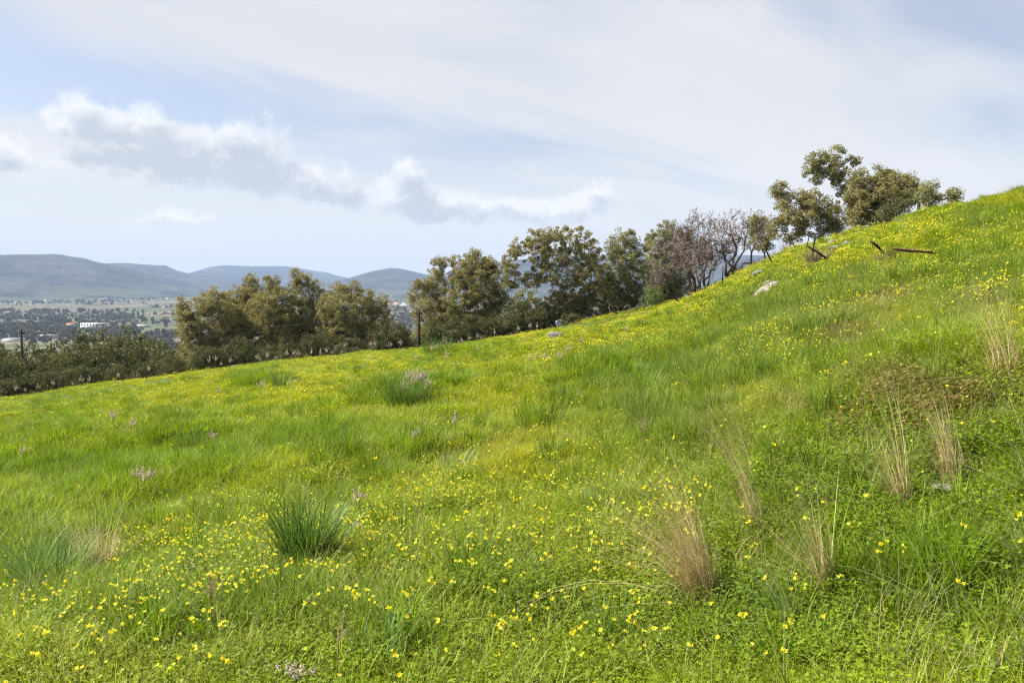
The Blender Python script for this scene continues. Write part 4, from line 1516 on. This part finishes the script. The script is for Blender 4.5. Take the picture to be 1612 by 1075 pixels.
# (px of the crown's middle, py of its top, distance, scale, set)
O_ = [(-30, 548, 62, 1.25, 1), (28, 562, 58, 1.1, 1), (60, 548, 66, 1.2, 1), (92, 560, 58, 1.1, 1), (100, 526, 72, 1.35, 1), (135, 548, 64, 1.15, 1), (140, 530, 74, 1.25, 1), (170, 546, 66, 1.15, 1),
      (182, 526, 74, 1.25, 1), (206, 528, 74, 1.1, 1), (196, 570, 56, 0.95, 1), (232, 548, 68, 1.15, 1), (250, 560, 62, 1.0, 1), (285, 548, 66, 1.15, 1), (10, 540, 72, 1.2, 1), (-60, 560, 58, 1.2, 1),
      (128, 575, 54, 0.95, 1), (65, 580, 54, 0.95, 1), (225, 572, 56, 0.8, 1), (272, 566, 56, 0.8, 1), (15, 585, 53, 0.9, 1),
      (322, 548, 54, 0.9, 2), (352, 550, 54, 0.8, 2), (383, 540, 55, 0.95, 2), (412, 548, 54, 0.8, 2), (440, 535, 56, 0.95, 2), (470, 533, 54, 0.85, 2), (502, 531, 54, 0.85, 2), (533, 534, 54, 0.75, 2), (562, 530, 56, 0.7, 2),
      (598, 516, 55, 0.85, 2), (622, 513, 56, 0.85, 2), (640, 516, 57, 0.75, 2),
      (694, 508, 53, 0.75, 3), (718, 508, 53, 0.8, 3), (750, 500, 53, 0.8, 3), (782, 500, 53, 0.75, 3), (860, 488, 53, 0.7, 3), (905, 480, 53, 0.75, 3), (945, 478, 53, 0.7, 3), (985, 470, 53, 0.7, 3)]
for k, (px, py, y, s, st) in enumerate(O_):
    py += rng.uniform(-9, 10)
    s *= rng.uniform(0.72, 1.25)
    px += rng.uniform(-7, 7)
    o = olive_proto[k] if k < 4 else copy_tree(olive_proto[k % 4])
    t = at(px, py, y)
    gz = float(ground(t[0], y))
    o.location = (t[0], y, gz)
    sz = max((t[2] - gz) / 3.75, 0.35)
    s = max(s, sz * 0.8)
    o.scale = (s, s, sz)
    o.rotation_euler = (0, 0, rng.random() * 6.283)
    tag(o, ('small olive tree in the front row close behind the crest, left of the grove' if y < 60 else 'taller olive tree in the back row on the valley side, left of the grove') if st == 1 else (lO1, lO2, lO3)[st - 1], 'olive tree', (gO1, gO2, gO3)[st - 1])


# bare trees
def bare_tree(label, y, base, targets, seed, twigs, trunk_r, top_px, name='bare_tree', spread=0.75, depth=5, first=None, base_drop=0.0):
    r = np.random.default_rng(seed)
    bx = (base[0] - 806) / F * y
    g = np.array((bx, y, float(ground(bx, y))))
    root = empty(name, g, label, 'tree')
    T_mb, tw = MB(), MB()

    def grow(p, d, L, rad, lev):
        seg = 4 if lev < 3 else 3
        pts_ = [p]
        q, dd = p, d
        for s in range(seg):
            dd = dd + r.normal(0, 0.17 + 0.03 * lev, 3) + (0, 0, 0.05)
            dd = dd / np.linalg.norm(dd)
            q = q + dd * L / seg
            pts_.append(q)
        (T_mb if lev < 2 else tw).tube(np.array(pts_), np.linspace(rad, rad * 0.62, seg + 1), 6 if lev < 2 else (4 if lev < 4 else 3), False)
        if lev >= depth:
            return
        n = 3 if lev < 2 else twigs
        for b in range(n):
            k = r.integers(1, seg + 1) if b else seg
            sd = r.normal(0, 1, 3)
            nd = dd + sd * spread * (0.75 + 0.12 * lev)
            nd[2] += 0.10
            nd /= np.linalg.norm(nd)
            grow(pts_[k], nd, L * r.uniform(0.55, 0.82), max(rad * 0.6, 0.0115), lev + 1)
    top = None
    for (px, py, rr0) in targets:
        e = at(px, py, y) - g
        e[1] = r.normal(0, 0.5)
        p = limb(T_mb, (r.normal(0, trunk_r * 0.3), 0, -0.3), e, trunk_r, rr0, r, 0.12, 6, 7)
        d = p[-1] - p[-2]
        d /= np.linalg.norm(d)
        for q in range(3):
            nd = d + r.normal(0, 0.5, 3) + (0, 0, 0.25)
            grow(p[-1] if q else p[-2], nd / np.linalg.norm(nd), r.uniform(0.75, 1.05) * top_px * y / F, rr0 * 0.8, 1)
    T_mb.build('trunk', bark_b, root, True)
    tw.build('twigs', twig_bark, root)
    return root


twig_bark = bark_mat('bare_twigs', (0.125, 0.092, 0.080), (0.275, 0.215, 0.19), 12)
bare_tree('dense twiggy leafless tree with a dark short trunk on the crest', 46, (1097, 446), [(1075, 412, 0.035), (1116, 408, 0.035), (1100, 385, 0.04), (1062, 425, 0.03), (1125, 425, 0.03), (1090, 400, 0.035), (1080, 432, 0.03), (1110, 432, 0.03), (1082, 385, 0.03), (1060, 440, 0.025), (1128, 412, 0.03), (1095, 425, 0.03)], 51, 4, 0.09, 25, depth=5)
bare_tree('open leafless tree with a long limb stretching right on the crest', 45, (1148, 421), [(1150, 375, 0.05), (1184, 388, 0.045), (1138, 382, 0.04), (1163, 385, 0.035), (1172, 375, 0.03)], 52, 3, 0.10, 21, depth=5)
# small dead branch and logs under the round headed tree
mb = MB()
g = ground_hit(985, 490)
for q in range(9):
    a = np.array((rng.normal(0, 0.5), rng.normal(0, 0.25), 0.0))
    limb(mb, a, a + (rng.normal(0, 0.6), rng.normal(0, 0.3), rng.uniform(0.15, 0.75)), 0.03, 0.01, rng, 0.2, 4, 4)
tag(mb.build('dead_branch', bark_p, loc=g), 'pale dead branches lying on the crest under the round headed evergreen', 'branch')
# dead thorn bush round the posts
g = ground_hit(1288, 418)
k = g[1] / F
v, f, bt = blades(520, 0.3, (0.3, 0.75), 0.012, 0.75, 0.9, 4)
v2, f2, bt2 = blades(260, 0.35, (0.2, 0.5), 0.012, 0.9, 0.9, 4)
v2 = v2 + (0.75, 0.0, -0.02)
tag(obj('thorn_bush', np.vstack((v, v2)), np.vstack((f, f2 + len(v))), twig_m, attrs={'bt': np.concatenate((bt, bt2)) * 0.7}, loc=g), 'dead grey brown thorn bush round the fence posts on the flowery bank', 'bush')
for px, py, lab in ((1165, 424, 'brown leafless bramble low on the crest at the foot of the open bare tree'), (1192, 413, 'brown leafless bramble on the crest below the small round evergreen'), (1222, 402, 'brown leafless bramble on the crest by the leaning fence post'), (1243, 394, 'dark leafless bramble under the open evergreen')):
    g = ground_hit(px, py)
    g[1] += 2.0
    g[0] = (px - 806) / F * g[1]
    g[2] = float(ground(g[0], g[1]))
    v, f, bt = blades(420, 0.45, (0.3, 0.85), 0.014, 0.6, 0.8, 4)
    tag(obj('bramble_bush', v, f, twig_m, attrs={'bt': bt * 0.55}, loc=g), lab, 'bush')
g = ground_hit(1405, 412)
v, f, bt = blades(220, 0.35, (0.15, 0.4), 0.010, 0.8, 0.9, 4)
tag(obj('thorn_bush', v, f, twig_m, attrs={'bt': bt * 0.6}, loc=g), 'small dry brown thorn bush between the thick black post and the rail', 'bush')

# ------------------------------------------------------------------ utility poles and wire
pole_m = bark_mat('pole_wood', (0.03, 0.022, 0.016), (0.07, 0.05, 0.035), 4)
ceram = plain('insulator_glaze', (0.35, 0.33, 0.30))
wire_m = plain('wire', (0.03, 0.03, 0.03))
tops = []
for px, py, y, w, lab in ((33, 519, 62, 0.20, 'wooden utility pole rising out of the olive trees below the crest'), (659, 487, 52, 0.20, 'short dark utility pole between the left and middle groves')):
    t = at(px, py, y)
    gz = float(ground(t[0], y))
    root = empty('utility_pole', (t[0], y, gz), lab, 'utility pole')
    h = t[2] - gz
    mb = MB()
    mb.tube([(0, 0, -0.5), (0.01, 0, h * 0.5), (0, 0, h)], (w * 0.55, w * 0.5, w * 0.42), 8)
    mb.build('pole', pole_m, root, True)
    mb = MB()
    mb.box((-0.24, -0.05, h - 0.32), (0.24, 0.05, h - 0.22))
    mb.build('crossarm', pole_m, root)
    for x in (-0.19, 0.19):
        mb = MB()
        mb.tube([(x, 0, h - 0.22), (x, 0, h - 0.15), (x, 0, h - 0.06)], (0.035, 0.055, 0.03), 6)
        mb.build('insulator', ceram, root)
    tops.append(np.array((t[0], y, t[2] - 0.15)))
ends = [np.array((tops[0][0] - 38, 66.0, tops[0][2] - 1.0)), tops[0], tops[1]]
for a, b, lab in ((ends[0], ends[1], 'thin overhead wire leaving the wooden pole above the olives'), (ends[1], ends[2], 'thin overhead wire strung between the two utility poles')):
    for x in (-0.19,):
        t = np.linspace(0, 1, 14)
        p = a + (b - a) * t[:, None] + (x, 0, 0)
        p[:, 2] -= 0.02 * np.linalg.norm(b - a) * np.sin(t * math.pi)
        mb = MB()
        mb.tube(p - p[0], 0.012, 4, False)
        tag(mb.build('overhead_wire', wire_m, loc=p[0]), lab, 'wire')

# ------------------------------------------------------------------ valley houses
wall_w = plain('white_render', (0.62, 0.60, 0.56), (0.54, 0.52, 0.48))
wall_c = plain('cream_render', (0.52, 0.47, 0.39), (0.45, 0.40, 0.33))
roof_r = plain('red_tiles', (0.36, 0.16, 0.10), (0.28, 0.12, 0.08))
roof_g = plain('grey_roof', (0.38, 0.37, 0.36), (0.30, 0.30, 0.29))
glass_d = plain('dark_window', (0.03, 0.035, 0.045), rough=0.2)


def vdist(py):
    return (EYE - VZ) / ((py - 450) / F)


def house(px, py, wpx, hpx, label, wall, roof, rz=0.0, gable=True, wins=0, storeys=1, group=None, depth=0.6, cat='house', name='house'):
    y = vdist(py)
    x = (px - 806) / F * y
    z = float(valley_z(x, y))
    k = y / F
    w, h = wpx * k, hpx * k
    d = min(w * depth, 14)
    root = empty(name, (x, y, z - 0.2), label, cat, group, rz)
    mb = MB()
    mb.box((-w / 2, -d / 2, -1), (w / 2, d / 2, h))
    mb.build('wall', wall, root)
    if gable:
        rh = min(w, d) * 0.28
        e = 0.35
        Vv = [(-w / 2 - e, -d / 2 - e, h + .02), (w / 2 + e, -d / 2 - e, h + .02), (w / 2 + e, d / 2 + e, h + .02), (-w / 2 - e, d / 2 + e, h + .02), (-w / 2 + d * .25, 0, h + rh), (w / 2 - d * .25, 0, h + rh)]
        obj('roof', Vv, [(0, 1, 5, 4), (2, 3, 4, 5), (1, 2, 5), (3, 0, 4), (3, 2, 1, 0)], roof, root)
    else:
        mb = MB()
        mb.box((-w / 2 - 0.3, -d / 2 - 0.3, h + .01), (w / 2 + 0.3, d / 2 + 0.3, h + 0.5))
        mb.build('roof', roof, root)
    for s in range(storeys):
        for q in range(wins):
            cx = -w / 2 + (q + 0.5) * w / wins
            ww = w / wins * 0.42
            z0 = h * (s + 0.3) / storeys
            z1 = h * (s + 0.8) / storeys
            mb = MB()
            mb.box((cx - ww / 2, -d / 2 - 0.06, z0), (cx + ww / 2, -d / 2 + 0.1, z1))
            mb.build('window', glass_d, root)
    return root


house(149, 519, 40, 10, 'long white two storey building with a dark row of windows in the valley', wall_w, wall_w, 0.08, False, 9, 2, depth=0.3, name='farm_building', cat='building')
house(91, 516, 19, 4, 'low white shed left of the red roofed valley house', wall_w, roof_g, 0.1, False, 0, depth=0.5, name='shed', cat='building')
house(110, 516, 12, 6, 'red roofed valley house between the white shed and the long building', wall_c, roof_r, 0.3, True, 3)
house(226, 516, 18, 4, 'low white shed by itself right of the long valley building', wall_w, roof_g, 0.05, False, 4, depth=0.5, name='shed', cat='building')
house(20, 537, 28, 4, 'low grey roofed warehouse in the valley by the wooden utility pole', wall_w, roof_g, 0.2, False, 0, name='warehouse', cat='building')
house(76, 532, 24, 5, 'pale valley warehouse right of the wooden utility pole', wall_c, roof_g, -0.1, False, 5, name='warehouse', cat='building')
house(193, 524, 7, 4, 'tiny white valley hut above the olive trees', wall_w, roof_r, 0.4)
house(575, 536, 24, 7, 'red roofed house glimpsed under the uphill end of the left grove', wall_w, roof_r, 0.2, True, 3)
house(874, 512, 26, 8, 'red roofed house glimpsed through the trunks of the open crown', wall_w, roof_r, 0.1, True, 4)
house(930, 510, 24, 7, 'orange roofed house glimpsed right of the open crown trunks', wall_c, roof_r, -0.2, True, 3)
house(646, 534, 26, 4, 'flat pale roofed building in the valley by the short utility pole', wall_c, roof_g, 0.2, False, 0, cat='building')
r3 = random.Random(8)


def vill(where):
    w_, r_, gab = r3.choice((wall_w, wall_w, wall_c)), r3.choice((roof_r, roof_g)), r3.random() < 0.5
    lab = 'tiny %s house with a %s %s roof %s' % ('white' if w_ is wall_w else 'cream', 'flat' if not gab else 'hipped', 'red' if r_ is roof_r else 'grey', where)
    return lab, w_, r_, r3.uniform(-0.6, 0.6), gab, 0


for k in range(46):
    px, py = r3.uniform(604, 650), r3.uniform(476, 514)
    house(px, py, r3.uniform(3, 8), r3.uniform(1.6, 3.2), *vill('in the village gap between the two groves'), group='village houses between the groves')
for k in range(56):
    px, py = r3.uniform(0, 275), 466 + 62 * r3.random() ** 1.6
    house(px, py, r3.uniform(2.5, 6), r3.uniform(1.2, 2.2), *vill('far out in the valley below the hills'), group='far farmhouses of the valley')
for k in range(8):
    px, py = r3.uniform(690, 960), r3.uniform(470, 500)
    house(px, py, r3.uniform(3, 7), r3.uniform(1.6, 3), *vill('in the valley behind the middle grove'), group='valley houses behind the middle grove')

# ------------------------------------------------------------------ valley trees
vt_leaf = instanced_leaf('valley_leaf', 0.1, 0.6, 0.1, 0.6, (1, 1, 0.8))
vt_protos = []
for s in range(4):
    r = np.random.default_rng(90 + s)
    n = 16
    d = r.normal(0, 1, (n, 3))
    d /= np.linalg.norm(d, axis=1)[:, None]
    cc = d * (0.25 + 0.5 * r.random((n, 1))) * (1, 1, 0.75) + (0, 0, 0.75)
    v, f, bt = leaves(cc, r.uniform(0.22, 0.42, n), 16, 0.30, r, 0.8)
    vt_protos.append((v, f, bt * 0.8, 0))
pts, pid, rot, scl, icol = [], [], [], [], []
n = 60000
yy = np.exp(rng.uniform(math.log(430), math.log(4200), n))
uu = rng.uniform(-0.80, 0.5, n)
p = np.stack((uu * yy, yy), -1)
mask = fbm(p[:, 0] / 210 + 4, p[:, 1] / 190 + 9, 4)
hedge = np.abs(fbm(p[:, 0] / 420 + 40, p[:, 1] / 160 + 2, 2) - 0.5) < 0.018
keep = (rng.random(n) < sstep(mask, 0.52, 0.62) * 0.7) | (hedge & (rng.random(n) < 0.7))
keep &= rng.random(n) < 0.42
p = p[keep]
# groves that stand out
for gx, gy, w, h, m in ((40, 518, 75, 9, 420), (180, 499, 38, 5, 240), (195, 521, 22, 5, 120), (250, 545, 30, 5, 120), (90, 505, 30, 5, 130), (20, 500, 40, 4, 120), (640, 500, 26, 8, 130), (150, 535, 40, 4, 120), (610, 515, 30, 6, 90)):
    a = rng.normal(0, 0.5, (m, 2))
    q = gy + a[:, 1] * h
    y_ = vdist(q)
    p = np.vstack((p, np.stack(((gx + a[:, 0] * w - 806) / F * y_, y_), -1)))
z = valley_z(p[:, 0], p[:, 1])
n = len(p)
s = rng.uniform(1.8, 4.6, n) * (1 + 0.5 * (p[:, 1] > 1800))
c = np.array((0.100, 0.104, 0.066)) * rng.uniform(0.6, 1.5, n)[:, None] * np.stack((rng.uniform(0.85, 1.35, n), np.ones(n), rng.uniform(0.8, 1.2, n)), -1)
emit(p, z, [0, 1, 2, 3], np.stack((s, s, s * rng.uniform(0.8, 1.4, n)), -1), c, 0.0, 0.5)
vt = scatter('valley_woods', vt_protos, [vt_leaf], np.vstack(pts), np.concatenate(pid), np.vstack(rot), np.vstack(scl), np.vstack(icol))
tag(vt, 'dark woods and hedges spread over the hazy valley floor', 'trees', kind='stuff')

# cypresses one can pick out
cyp_leaf = leafy('cypress_leaf', (0.022, 0.032, 0.016), (0.05, 0.065, 0.03), 0.1)
cyp = empty('cypress_tree', (0, 0, 0), 'dark narrow cypress standing in the hazy valley', 'tree', 'cypresses in the valley')
r = np.random.default_rng(5)
zz = np.linspace(0.8, 9.5, 34)
cc = np.stack((r.normal(0, 0.25, 34), r.normal(0, 0.25, 34), zz), -1)
v, f, bt = leaves(cc, 1.15 * np.sin(np.clip(zz / 9.9, 0, 1) * 2.6 + 0.35) + 0.15, 40, 0.5, r, 0.5)
obj('crown', v, f, cyp_leaf, cyp, attrs={'bt': bt})
mb = MB()
mb.tube([(0, 0, -0.5), (0, 0, 1.5), (0, 0, 8)], (0.25, 0.2, 0.05), 6)
mb.build('trunk', bark_d, cyp)
first = True
for px, py, s in ((141, 519, 1.0), (152, 520, 0.85), (166, 519, 0.8), (75, 505, 1.0), (88, 503, 0.9), (213, 520, 0.9), (259, 516, 1.2), (262, 516, 1.0), (225, 500, 1.2), (272, 499, 1.2), (6, 508, 1.0), (109, 512, 1.1), (118, 519, 0.8), (620, 512, 0.8), (634, 506, 0.9)):
    o = cyp if first else copy_tree(cyp)
    first = False
    y = vdist(py)
    x = (px - 806) / F * y
    o.location = (x, y, float(valley_z(x, y)))
    o.scale = (s, s, s)
    o.rotation_euler = (0, 0, rng.random() * 6)

# ------------------------------------------------------------------ haze: the air of the valley
mb = MB()
mb.box((-9600, -9600, -68.0), (9600, 9600, 290))
hz = mb.build('haze', None)
m = bpy.data.materials.new('valley_haze')
m.use_nodes = True
t = NT(m.node_tree)
pv = t.n('ShaderNodeVolumePrincipled')
pv.inputs['Color'].default_value = (0.43, 0.57, 0.84, 1)
pv.inputs['Density'].default_value = 1.0e-4
pv.inputs['Anisotropy'].default_value = 0.0
out = t.n('ShaderNodeOutputMaterial')
m.node_tree.links.new(pv.outputs[0], out.inputs['Volume'])
hz.data.materials.append(m)
tag(hz, 'pale blue haze filling the air over the valley', 'haze', kind='stuff')
